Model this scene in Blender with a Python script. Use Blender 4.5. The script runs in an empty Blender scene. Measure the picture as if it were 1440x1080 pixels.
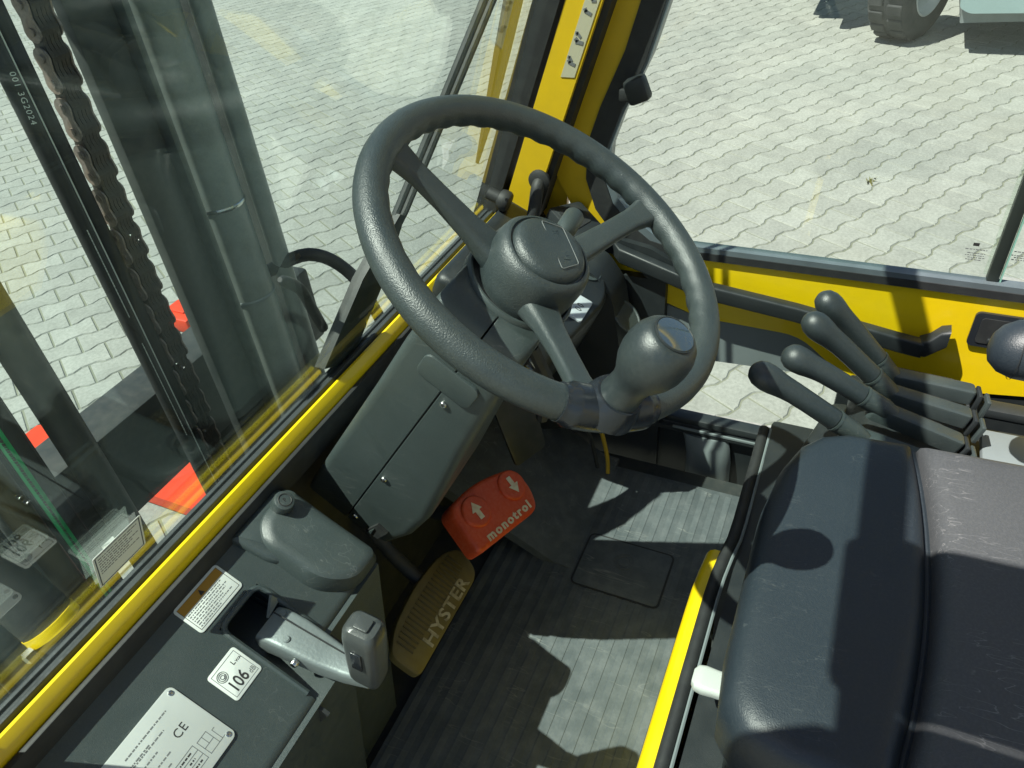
import bpy, bmesh, math, random
from mathutils import Vector, Matrix
rnd = random.Random(7)
R = math.radians
sc = bpy.context.scene
COL = sc.collection

# ------------------------------------------------------------------ camera
AZ, PITCH, ROLL = R(27.9), R(39.0), R(-6.0)
fh = Vector((math.cos(AZ), math.sin(AZ), 0)); rh = Vector((math.sin(AZ), -math.cos(AZ), 0)); zz = Vector((0, 0, 1))
fw = fh*math.cos(PITCH) - zz*math.sin(PITCH); up0 = fh*math.sin(PITCH) + zz*math.cos(PITCH)
rt = rh*math.cos(ROLL) + up0*math.sin(ROLL); upv = -rh*math.sin(ROLL) + up0*math.cos(ROLL)
CAM = Vector((-.569, -.244, 2.001))
cd = bpy.data.cameras.new('camera'); cam = bpy.data.objects.new('camera', cd); COL.objects.link(cam)
cd.sensor_width = 36; cd.lens = 26.25; cd.clip_start = .02; cd.clip_end = 600
m = Matrix((rt, upv, -fw)).transposed().to_4x4(); m.translation = CAM
cam.matrix_world = m
sc.camera = cam
# ------------------------------------------------------------------ light
SUN_AZ, SUN_EL = R(132), R(60)          # azimuth counted from +x (truck's right) towards +y (truck's front)
sdir = Vector((math.cos(SUN_AZ)*math.cos(SUN_EL), math.sin(SUN_AZ)*math.cos(SUN_EL), math.sin(SUN_EL)))
w = bpy.data.worlds.new('World'); sc.world = w; w.use_nodes = True
nt = w.node_tree; bg = nt.nodes['Background']
sk = nt.nodes.new('ShaderNodeTexSky'); sk.sky_type = 'NISHITA'; sk.sun_disc = False
sk.sun_elevation = SUN_EL; sk.sun_rotation = math.atan2(sdir.x, sdir.y)
nt.links.new(sk.outputs[0], bg.inputs[0]); bg.inputs[1].default_value = .06
sl = bpy.data.lights.new('sun', 'SUN'); sl.energy = 5.0; sl.angle = R(.5); sl.color = (1, .96, .88)
so = bpy.data.objects.new('sun', sl); COL.objects.link(so)
so.rotation_euler = sdir.to_track_quat('Z', 'Y').to_euler(); so.location = sdir*20
sc.view_settings.view_transform = 'Standard'; sc.view_settings.look = 'None'
sc.view_settings.exposure = 0.68; sc.view_settings.gamma = 1
sc.view_settings.use_curve_mapping = False
sc.cycles.max_bounces = 6; sc.cycles.diffuse_bounces = 3; sc.cycles.glossy_bounces = 3; sc.cycles.transparent_max_bounces = 12

# ------------------------------------------------------------------ materials
def mat(name, col, rough=.5, metal=0, spec=.5, bump=None, var=None, coat=0, rvar=None):
    """bump=(scale,strength), var=(scale,amount,colour), procedural noise only"""
    M = bpy.data.materials.new(name); M.use_nodes = True
    t = M.node_tree; b = t.nodes['Principled BSDF']
    b.inputs['Base Color'].default_value = (*col, 1); b.inputs['Roughness'].default_value = rough
    b.inputs['Metallic'].default_value = metal; b.inputs['Specular IOR Level'].default_value = spec
    b.inputs['Coat Weight'].default_value = coat
    tc = t.nodes.new('ShaderNodeTexCoord')
    def noise(scale, detail=4):
        n = t.nodes.new('ShaderNodeTexNoise'); n.inputs['Scale'].default_value = scale
        n.inputs['Detail'].default_value = detail; t.links.new(tc.outputs['Object'], n.inputs['Vector']); return n
    if var:
        prev = None
        for (s, a, c2) in (var if isinstance(var, list) else [var]):
            n = noise(s, 6); mr = t.nodes.new('ShaderNodeMapRange')
            mr.inputs[1].default_value = .42; mr.inputs[2].default_value = .68; mr.inputs[4].default_value = a
            t.links.new(n.outputs[0], mr.inputs[0])
            mx = t.nodes.new('ShaderNodeMix'); mx.data_type = 'RGBA'
            if prev: t.links.new(prev, mx.inputs[6])
            else: mx.inputs[6].default_value = (*col, 1)
            mx.inputs[7].default_value = (*c2, 1)
            t.links.new(mr.outputs[0], mx.inputs[0]); prev = mx.outputs[2]
        t.links.new(prev, b.inputs['Base Color'])
    if rvar:
        n = noise(rvar[0], 5); mr = t.nodes.new('ShaderNodeMapRange')
        mr.inputs[1].default_value = .35; mr.inputs[2].default_value = .7
        mr.inputs[3].default_value = rough; mr.inputs[4].default_value = rvar[1]
        t.links.new(n.outputs[0], mr.inputs[0]); t.links.new(mr.outputs[0], b.inputs['Roughness'])
    if bump:
        n = noise(bump[0], 3)
        bp = t.nodes.new('ShaderNodeBump'); bp.inputs['Strength'].default_value = bump[1]; bp.inputs['Distance'].default_value = .0009
        t.links.new(n.outputs[0], bp.inputs['Height']); t.links.new(bp.outputs[0], b.inputs['Normal'])
    return M

PL = mat('dark_plastic', (.042, .058, .058), .36, spec=.8, bump=(1400, .35), var=[(9, .55, (.056, .073, .071)), (35, .35, (.032, .044, .044)), (600, .15, (.11, .125, .12))], rvar=(30, .5))
PL2 = mat('black_plastic', (.020, .025, .027), .38, bump=(1200, .3), var=(20, .4, (.032, .038, .039)), rvar=(40, .52))
RIMM = mat('wheel_rubber', (.031, .043, .045), .31, spec=.85, bump=(820, .6), var=[(14, .55, (.043, .056, .056)), (90, .35, (.021, .029, .030)), (500, .2, (.08, .095, .092))], rvar=(16, .5))
GLOSSB = mat('glossy_black', (.02, .024, .03), .22, bump=(350, .25))
KNOBM = mat('knob_plastic', (.026, .035, .037), .30, spec=.75, bump=(1500, .3), var=[(20, .4, (.036, .045, .047)), (300, .15, (.08, .09, .09))], rvar=(14, .46))
RUB = mat('black_rubber', (.022, .024, .025), .6, bump=(300, .2), var=(60, .3, (.05, .055, .052)))
RUBG = mat('grey_gasket', (.05, .058, .06), .5, bump=(200, .4), var=(40, .5, (.022, .026, .027)))
MATM = mat('floor_mat_rubber', (.075, .092, .097), .5, bump=(90, .4), var=[(5, .6, (.135, .157, .162)), (38, .4, (.18, .198, .20)), (220, .2, (.055, .062, .062))], rvar=(12, .7))
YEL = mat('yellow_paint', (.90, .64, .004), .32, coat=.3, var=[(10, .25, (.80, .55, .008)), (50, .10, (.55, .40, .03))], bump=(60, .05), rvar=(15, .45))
YELD = mat('yellow_paint_dark', (.72, .48, .010), .42, var=[(9, .35, (.58, .38, .015)), (40, .12, (.40, .28, .03))], bump=(80, .1))  # darker, duller yellow with browner noise patches
DARKM = mat('dark_steel_paint', (.028, .034, .033), .45, bump=(80, .2), var=[(10, .5, (.055, .062, .058)), (60, .25, (.09, .085, .075))], rvar=(20, .65))
MASTM = mat('mast_paint', (.07, .085, .084), .38, bump=(70, .15), var=[(6, .6, (.10, .118, .115)), (50, .35, (.04, .048, .047)), (220, .15, (.2, .21, .2))], rvar=(15, .6))
CYLM = mat('cylinder_paint', (.20, .235, .225), .34, bump=(50, .1), var=[(5, .6, (.26, .285, .26)), (30, .4, (.12, .135, .115)), (200, .15, (.36, .36, .30))], rvar=(12, .5))
GREYST = mat('grey_steel_paint', (.2, .235, .24), .45, bump=(60, .15), var=(12, .4, (.14, .165, .165)))
ALU = mat('cast_aluminium', (.21, .245, .245), .48, metal=.35, bump=(260, .4), var=(40, .4, (.2, .22, .22)), rvar=(50, .6))
CHROME = mat('bright_metal', (.6, .62, .6), .25, metal=1)
RUST = mat('chain_steel', (.055, .048, .044), .42, metal=.4, bump=(400, .4), var=[(60, .5, (.085, .06, .045)), (200, .4, (.025, .023, .022))])
RUSTL = mat('chain_plate_steel', (.27, .225, .205), .42, metal=.3, bump=(400, .4), var=[(60, .6, (.30, .20, .15)), (200, .45, (.08, .068, .062))])
REDP = mat('red_paint', (.72, .055, .012), .45, var=(25, .3, (.55, .035, .012)), bump=(100, .15))
REDPED = mat('red_pedal_rubber', (.64, .075, .016), .45, bump=(300, .3), var=[(30, .4, (.48, .05, .016)), (200, .25, (.7, .2, .1))])
CREAM = mat('cream_print', (.72, .7, .5), .6, var=(120, .5, (.6, .35, .2)))
WHITE = mat('sticker_white', (.72, .76, .72), .4, var=(60, .25, (.62, .66, .62)))
PLATE = mat('plate_aluminium', (.66, .7, .67), .38, metal=.25, var=(25, .3, (.56, .6, .57)))
INK = mat('ink', (.03, .03, .03), .6)
INKB = mat('ink_grey', (.16, .17, .17), .6)
ORANGE = mat('sticker_orange', (.42, .22, .02), .5)
SEAT = mat('seat_vinyl', (.019, .028, .037), .40, spec=.6, bump=(700, .4), var=[(3, .5, (.026, .036, .045)), (400, .12, (.07, .08, .085))], rvar=(6, .5))
SEATR = mat('seat_vinyl_worn', (.062, .067, .072), .5, spec=.6, bump=(700, .4), var=[(3, .5, (.078, .082, .086)), (400, .2, (.14, .145, .15))], rvar=(6, .6))
def scratches(M, scale, width, col_, amount):
    t = M.node_tree; b = t.nodes['Principled BSDF']; tc = [n for n in t.nodes if n.type == 'TEX_COORD'][0]
    src = b.inputs['Base Color'].links[0].from_socket
    mp = t.nodes.new('ShaderNodeMapping'); mp.inputs['Scale'].default_value = (1, .16, 1); mp.inputs['Rotation'].default_value = (0, 0, .7)
    t.links.new(tc.outputs['Object'], mp.inputs[0])
    n = t.nodes.new('ShaderNodeTexNoise'); n.inputs['Scale'].default_value = scale; n.inputs['Detail'].default_value = 2; n.inputs['Distortion'].default_value = .15
    t.links.new(mp.outputs[0], n.inputs['Vector'])
    cr = t.nodes.new('ShaderNodeValToRGB'); e = cr.color_ramp.elements
    e[0].position = .5-width; e[0].color = (0, 0, 0, 1); e[1].position = .5+width; e[1].color = (0, 0, 0, 1)
    k = e.new(.5); k.color = (1, 1, 1, 1)
    t.links.new(n.outputs[0], cr.inputs[0])
    n2 = t.nodes.new('ShaderNodeTexNoise'); n2.inputs['Scale'].default_value = 14; t.links.new(tc.outputs['Object'], n2.inputs['Vector'])
    mr = t.nodes.new('ShaderNodeMapRange'); mr.inputs[1].default_value = .48; mr.inputs[2].default_value = .62; mr.inputs[4].default_value = amount
    t.links.new(n2.outputs[0], mr.inputs[0])
    mu = t.nodes.new('ShaderNodeMath'); mu.operation = 'MULTIPLY'; t.links.new(cr.outputs[0], mu.inputs[0]); t.links.new(mr.outputs[0], mu.inputs[1])
    mx = t.nodes.new('ShaderNodeMix'); mx.data_type = 'RGBA'; t.links.new(src, mx.inputs[6]); mx.inputs[7].default_value = (*col_, 1)
    t.links.new(mu.outputs[0], mx.inputs[0]); t.links.new(mx.outputs[2], b.inputs['Base Color'])
scratches(SEAT, 95, .008, (.16, .17, .17), .25)
scratches(SEATR, 95, .010, (.26, .26, .26), .6)
scratches(PL, 60, .006, (.2, .21, .2), .4)
scratches(MATM, 40, .010, (.3, .31, .29), .5)
GREEN = mat('green_print', (.02, .42, .14), .6, var=(60, .5, (.01, .22, .08)))
SWL = mat('light_grey_plastic', (.5, .53, .5), .45, bump=(500, .2))
BLUEG = mat('badge_glass', (.05, .07, .09), .08, spec=.9, coat=1)
WBLADE = mat('wiper_brown', (.05, .035, .015), .6, var=(30, .4, (.08, .06, .03)))
TEAL = mat('machine_paint', (.3, .42, .42), .4, var=(6, .3, (.24, .34, .34)))
TYRE = mat('tyre_rubber', (.035, .04, .042), .75, bump=(40, .4), var=(8, .6, (.08, .085, .085)))
RIMW = mat('wheel_rim_paint', (.5, .54, .56), .4, var=(8, .3, (.4, .43, .44)))
WEED = mat('weed', (.12, .13, .02), .7, var=(80, .5, (.2, .13, .03)))
CABLEY = mat('cable_yellow', (.5, .33, .02), .5)
BROWN = mat('brown_pipe', (.09, .065, .02), .5, var=(20, .5, (.05, .04, .02)), bump=(80, .2))
GRIPM = mat('grip_plastic', (.06, .067, .066), .3, bump=(500, .2), rvar=(30, .42))
GAUGE = mat('gauge_face', (.5, .55, .58), .4)

def glass(name, tint, ior=1.5, dust=.012):
    M = bpy.data.materials.new(name); M.use_nodes = True; t = M.node_tree; t.nodes.clear()
    o = t.nodes.new('ShaderNodeOutputMaterial'); tr = t.nodes.new('ShaderNodeBsdfTransparent'); gl = t.nodes.new('ShaderNodeBsdfGlossy')
    tr.inputs[0].default_value = (*tint, 1); gl.inputs['Color'].default_value = (1, 1, 1, 1); gl.inputs['Roughness'].default_value = .004
    geo = t.nodes.new('ShaderNodeNewGeometry'); mr = t.nodes.new('ShaderNodeMapRange')
    mr.inputs[3].default_value = ior; mr.inputs[4].default_value = 1/ior
    t.links.new(geo.outputs['Backfacing'], mr.inputs[0])
    fr = t.nodes.new('ShaderNodeFresnel'); t.links.new(mr.outputs[0], fr.inputs[0])
    mx = t.nodes.new('ShaderNodeMixShader'); t.links.new(fr.outputs[0], mx.inputs[0])
    t.links.new(tr.outputs[0], mx.inputs[1]); t.links.new(gl.outputs[0], mx.inputs[2])
    # thin film of dust, denser in soft patches and wiper streaks
    df = t.nodes.new('ShaderNodeBsdfDiffuse'); df.inputs[0].default_value = (.55, .6, .55, 1)
    tl = t.nodes.new('ShaderNodeBsdfTranslucent'); tl.inputs[0].default_value = (.55, .6, .55, 1)
    ad = t.nodes.new('ShaderNodeMixShader'); ad.inputs[0].default_value = .5; t.links.new(df.outputs[0], ad.inputs[1]); t.links.new(tl.outputs[0], ad.inputs[2])
    n1 = t.nodes.new('ShaderNodeTexNoise'); n1.inputs['Scale'].default_value = 4; n1.inputs['Detail'].default_value = 6
    n2 = t.nodes.new('ShaderNodeTexNoise'); n2.inputs['Scale'].default_value = 380; n2.inputs['Detail'].default_value = 1
    t.links.new(geo.outputs['Position'], n1.inputs['Vector']); t.links.new(geo.outputs['Position'], n2.inputs['Vector'])
    r1 = t.nodes.new('ShaderNodeMapRange'); r1.inputs[1].default_value = .4; r1.inputs[2].default_value = .75; r1.inputs[4].default_value = dust
    r2 = t.nodes.new('ShaderNodeMapRange'); r2.inputs[1].default_value = .74; r2.inputs[2].default_value = .78; r2.inputs[4].default_value = dust*4
    t.links.new(n1.outputs[0], r1.inputs[0]); t.links.new(n2.outputs[0], r2.inputs[0])
    sm = t.nodes.new('ShaderNodeMath'); sm.operation = 'ADD'; t.links.new(r1.outputs[0], sm.inputs[0]); t.links.new(r2.outputs[0], sm.inputs[1])
    m2 = t.nodes.new('ShaderNodeMixShader'); t.links.new(sm.outputs[0], m2.inputs[0]); t.links.new(mx.outputs[0], m2.inputs[1]); t.links.new(ad.outputs[0], m2.inputs[2])
    t.links.new(m2.outputs[0], o.inputs[0])
    return M
GLASSW = glass('windshield_glass', (.92, .985, .955), 1.62, .008)
GLASSD = glass('door_glass', (.95, .98, .95))

def paver_material():
    M = bpy.data.materials.new('concrete_paver'); M.use_nodes = True; t = M.node_tree; b = t.nodes['Principled BSDF']
    b.inputs['Roughness'].default_value = .85; b.inputs['Specular IOR Level'].default_value = .25
    at = t.nodes.new('ShaderNodeAttribute'); at.attribute_name = 'tone'
    geo = t.nodes.new('ShaderNodeNewGeometry')
    n1 = t.nodes.new('ShaderNodeTexNoise'); n1.inputs['Scale'].default_value = 1.1; n1.inputs['Detail'].default_value = 5
    n2 = t.nodes.new('ShaderNodeTexNoise'); n2.inputs['Scale'].default_value = 60; n2.inputs['Detail'].default_value = 6
    n3 = t.nodes.new('ShaderNodeTexNoise'); n3.inputs['Scale'].default_value = 9; n3.inputs['Detail'].default_value = 4
    for n in (n1, n2, n3): t.links.new(geo.outputs['Position'], n.inputs['Vector'])
    cr = t.nodes.new('ShaderNodeValToRGB')
    cr.color_ramp.elements[0].color = (.285, .305, .278, 1); cr.color_ramp.elements[1].color = (.335, .348, .315, 1)
    cr.color_ramp.elements[0].position = .3; cr.color_ramp.elements[1].position = .72
    t.links.new(n1.outputs[0], cr.inputs[0])
    m1 = t.nodes.new('ShaderNodeMix'); m1.data_type = 'RGBA'; m1.blend_type = 'MULTIPLY'; m1.inputs[0].default_value = 1
    mr = t.nodes.new('ShaderNodeMapRange'); mr.inputs[3].default_value = .91; mr.inputs[4].default_value = 1.07
    t.links.new(at.outputs['Fac'], mr.inputs[0]); t.links.new(cr.outputs[0], m1.inputs[6]); t.links.new(mr.outputs[0], m1.inputs[7])
    m2 = t.nodes.new('ShaderNodeMix'); m2.data_type = 'RGBA'; m2.blend_type = 'MULTIPLY'; m2.inputs[0].default_value = 1
    mr2 = t.nodes.new('ShaderNodeMapRange'); mr2.inputs[1].default_value = .3; mr2.inputs[2].default_value = .7; mr2.inputs[3].default_value = .84; mr2.inputs[4].default_value = 1.1
    t.links.new(n2.outputs[0], mr2.inputs[0]); t.links.new(m1.outputs[2], m2.inputs[6]); t.links.new(mr2.outputs[0], m2.inputs[7])
    m3 = t.nodes.new('ShaderNodeMix'); m3.data_type = 'RGBA'; m3.blend_type = 'MULTIPLY'; m3.inputs[0].default_value = 1
    mr3 = t.nodes.new('ShaderNodeMapRange'); mr3.inputs[1].default_value = .3; mr3.inputs[2].default_value = .7; mr3.inputs[3].default_value = .9; mr3.inputs[4].default_value = 1.06
    t.links.new(n3.outputs[0], mr3.inputs[0]); t.links.new(m2.outputs[2], m3.inputs[6]); t.links.new(mr3.outputs[0], m3.inputs[7])
    n4 = t.nodes.new('ShaderNodeTexNoise'); n4.inputs['Scale'].default_value = .55; n4.inputs['Detail'].default_value = 7; n4.inputs['Roughness'].default_value = .65
    t.links.new(geo.outputs['Position'], n4.inputs['Vector'])
    r4 = t.nodes.new('ShaderNodeMapRange'); r4.inputs[1].default_value = .56; r4.inputs[2].default_value = .72; r4.inputs[4].default_value = .45
    t.links.new(n4.outputs[0], r4.inputs[0])
    m4 = t.nodes.new('ShaderNodeMix'); m4.data_type = 'RGBA'; m4.inputs[7].default_value = (.24, .25, .21, 1)
    t.links.new(r4.outputs[0], m4.inputs[0]); t.links.new(m3.outputs[2], m4.inputs[6])
    t.links.new(m4.outputs[2], b.inputs['Base Color'])
    bp = t.nodes.new('ShaderNodeBump'); bp.inputs['Strength'].default_value = .4; bp.inputs['Distance'].default_value = .003
    t.links.new(n2.outputs[0], bp.inputs['Height']); t.links.new(bp.outputs[0], b.inputs['Normal'])
    return M
PAVER = paver_material()
JOINT = mat('joint_sand', (.17, .185, .14), .9, var=(3, .7, (.24, .25, .19)))

# ------------------------------------------------------------------ mesh helpers
ORG = {}
def tag(o, label=None, cat=None, group=None, kind=None):
    if label: o['label'] = label
    if cat: o['category'] = cat
    if group: o['group'] = group
    if kind: o['kind'] = kind
    return o
def thing(name, loc, label, cat, group=None):
    o = bpy.data.objects.new(name, None); COL.objects.link(o); o.location = loc; o.empty_display_size = .05
    ORG[o.name] = Vector(loc); return tag(o, label, cat, group)
def link(name, me, parent):
    o = bpy.data.objects.new(name, me); COL.objects.link(o)
    if parent is not None:
        o.parent = parent; ORG[o.name] = ORG.get(parent.name, Vector())
    return o
def V(*a): return Vector(a)
def frame(o, x, y, z): 
    M = Matrix((Vector(x), Vector(y), Vector(z))).transposed().to_4x4(); M.translation = Vector(o); return M

def smoothp(pts, k=6):
    P = [Vector(p) for p in pts]; out = []
    for i in range(len(P)-1):
        p0, p1, p2, p3 = P[max(i-1, 0)], P[i], P[i+1], P[min(i+2, len(P)-1)]
        for j in range(k):
            t = j/k; out.append(.5*((2*p1)+(p2-p0)*t+(2*p0-5*p1+4*p2-p3)*t*t+(3*p1-p0-3*p2+p3)*t**3))
    return out+[P[-1]]
class B:
    def __init__(s): s.bm = bmesh.new()
    def _add(s, geom_verts, M):
        if M is not None: bmesh.ops.transform(s.bm, matrix=M, verts=geom_verts)
        return s
    def box(s, c, d, bev=0, seg=2, M=None, rot=None):
        old = set(s.bm.verts)
        r = bmesh.ops.create_cube(s.bm, size=1); vs = r['verts']
        for v in vs: v.co = Vector((v.co.x*d[0], v.co.y*d[1], v.co.z*d[2]))
        if bev > 0:
            es = list({e for v in vs for e in v.link_edges})
            bmesh.ops.bevel(s.bm, geom=es, offset=bev, segments=seg, profile=.5, affect='EDGES')
        vs = [v for v in s.bm.verts if v not in old]
        T = Matrix.Translation(Vector(c))
        if rot is not None: T = T @ rot.to_4x4()
        if M is not None: T = M @ T
        bmesh.ops.transform(s.bm, matrix=T, verts=vs)
        return s
    def loft(s, rings, caps=True, closed=False, M=None):
        bm = s.bm; R_ = [[bm.verts.new(M @ Vector(p) if M is not None else Vector(p)) for p in r] for r in rings]
        n = len(R_[0]); N = len(R_)
        for i in range(N if closed else N-1):
            a, b = R_[i], R_[(i+1) % N]
            for j in range(n):
                try: bm.faces.new((a[j], a[(j+1) % n], b[(j+1) % n], b[j]))
                except ValueError: pass
        if caps and not closed:
            bm.faces.new(R_[0][::-1]); bm.faces.new(R_[-1])
        return s
    def tube(s, pts, r, n=12, closed=False, caps=True, M=None, wob=None):
        P = [Vector(p) for p in pts]; N = len(P)
        rr = r if isinstance(r, (list, tuple)) else [r]*N
        rings = []; prev = None
        for i in range(N):
            if closed: t = P[(i+1) % N] - P[i-1]
            else: t = P[min(i+1, N-1)] - P[max(i-1, 0)]
            t.normalize()
            if prev is None:
                a = Vector((0, 0, 1)) if abs(t.z) < .9 else Vector((1, 0, 0)); nn = (a - t*a.dot(t)).normalized()
            else: nn = (prev - t*prev.dot(t)).normalized()
            prev = nn; bb = t.cross(nn)
            rings.append([P[i] + (nn*math.cos(2*math.pi*j/n) + bb*math.sin(2*math.pi*j/n))*rr[i] for j in range(n)])
        return s.loft(rings, caps, closed, M)
    def lathe(s, prof, M, n=32, cap0=True, cap1=True):
        rings = [[(r*math.cos(2*math.pi*j/n), r*math.sin(2*math.pi*j/n), h) for j in range(n)] for r, h in prof]
        bm = s.bm; Rr = [[bm.verts.new(M @ Vector(p)) for p in rg] for rg in rings]
        for a, b in zip(Rr, Rr[1:]):
            for j in range(n): bm.faces.new((a[j], a[(j+1) % n], b[(j+1) % n], b[j]))
        if cap0: bm.faces.new(Rr[0][::-1])
        if cap1: bm.faces.new(Rr[-1])
        return s
    def prism(s, poly, M, h0, h1, bev=0):
        """2D polygon (counter-clockwise) extruded along M's z, with an optional chamfer on the top rim"""
        a = [(x, y, h0) for x, y in poly]
        if bev > 0:
            rings = [a, [(x, y, h1-bev) for x, y in poly], [(x, y, h1-bev*.3) for x, y in inset(poly, bev*.3)], [(x, y, h1) for x, y in inset(poly, bev)]]
        else: rings = [a, [(x, y, h1) for x, y in poly]]
        return s.loft(rings, True, False, M)
    def build(s, name, m, parent=None, smooth=38):
        bm = s.bm; bmesh.ops.recalc_face_normals(bm, faces=bm.faces[:])
        me = bpy.data.meshes.new(name)
        if parent is not None:
            bmesh.ops.translate(bm, verts=bm.verts[:], vec=-ORG.get(parent.name, Vector()))
        bm.to_mesh(me); bm.free()
        me.materials.append(m)
        for p in me.polygons: p.use_smooth = True
        me.set_sharp_from_angle(angle=R(smooth))
        return link(name, me, parent)
def inset(poly, d):
    n = len(poly); out = []
    for i in range(n):
        p0, p1, p2 = Vector(poly[i-1]), Vector(poly[i]), Vector(poly[(i+1) % n])
        a = (p1-p0).normalized(); b = (p2-p1).normalized()
        na, nb = Vector((-a.y, a.x)), Vector((-b.y, b.x)); bis = na+nb
        if bis.length < 1e-6: bis = na
        bis.normalize(); k = d/max(.4, bis.dot(na)); q = p1+bis*k; out.append((q.x, q.y))
    return out
def rrect(x0, x1, y0, y1, r, n=5):
    out = []
    for cx, cy, a0 in ((x1-r, y0+r, -90), (x1-r, y1-r, 0), (x0+r, y1-r, 90), (x0+r, y0+r, 180)):
        for k in range(n+1):
            a = R(a0+90*k/n); out.append((cx+r*math.cos(a), cy+r*math.sin(a)))
    return out
def rpoly(pts, r, n=4):
    """round the corners of a polygon"""
    out = []; N = len(pts)
    for i in range(N):
        p0, p1, p2 = Vector(pts[i-1]), Vector(pts[i]), Vector(pts[(i+1) % N])
        rr = r[i] if isinstance(r, (list, tuple)) else r
        if rr <= 0: out.append((p1.x, p1.y)); continue
        a = (p0-p1); b = (p2-p1); d = min(rr, a.length*.48, b.length*.48)
        A = p1+a.normalized()*d; C = p1+b.normalized()*d
        for k in range(n+1):
            t = k/n; q = A*(1-t)**2 + p1*2*t*(1-t) + C*t*t; out.append((q.x, q.y))
    return out
def text(name, s, size, M, m, parent, ext=.0002, align='CENTER', sx=1, spacing=1, bold=0):
    cu = bpy.data.curves.new('t', 'FONT'); cu.body = s; cu.size = size; cu.extrude = ext; cu.align_x = align; cu.align_y = 'CENTER'
    cu.space_character = spacing; cu.offset = bold; cu.resolution_u = 3
    o = bpy.data.objects.new('t', cu); COL.objects.link(o)
    dg = bpy.context.evaluated_depsgraph_get(); me = bpy.data.meshes.new_from_object(o.evaluated_get(dg))
    bpy.data.objects.remove(o)
    me.transform(Matrix.Diagonal((sx, 1, 1, 1))); me.transform(M)
    if parent is not None: me.transform(Matrix.Translation(-ORG.get(parent.name, Vector())))
    me.materials.clear(); me.materials.append(m); me.name = name
    return link(name, me, parent)
def T(x, y, z): return Matrix.Translation((x, y, z))
def fineprint(name, M, rows, parent, m=INK, h=.0008, thick=.00015):
    """illegible small print: broken thin bars; rows = (x0, x1, y)"""
    b = B(); rr = random.Random(len(rows)*3+5)
    for x0, x1, y in rows:
        x = x0
        while x < x1:
            wd = rr.uniform(.0012, .0045); wd = min(wd, x1-x)
            if wd > .0006: b.box((x+wd/2, y, thick/2), (wd, h, thick), M=M)
            x += wd+rr.uniform(.0006, .0013)
    return b.build(name, m, parent)

ZF = .90
S35, C35 = math.sin(R(35)), math.cos(R(35))
MW = frame((0, 0, 1.66), (1, 0, 0), (0, C35, S35), (0, -S35, C35))       # steering wheel plane
MC = frame((0, 0, 1.66), (1, 0, 0), (0, -C35, -S35), (0, S35, -C35))     # steering column, z runs down the column
MD = frame((0, .17, 1.272), (1, 0, 0), (0, C35, S35), (0, -S35, C35))    # sloping dashboard face
WT = R(21)                                                              # rake of the windshield
def pyz(x): return frame((x, 0, 0), (0, 1, 0), (0, 0, 1), (1, 0, 0))     # polygon in (y, z), extruded along x

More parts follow.
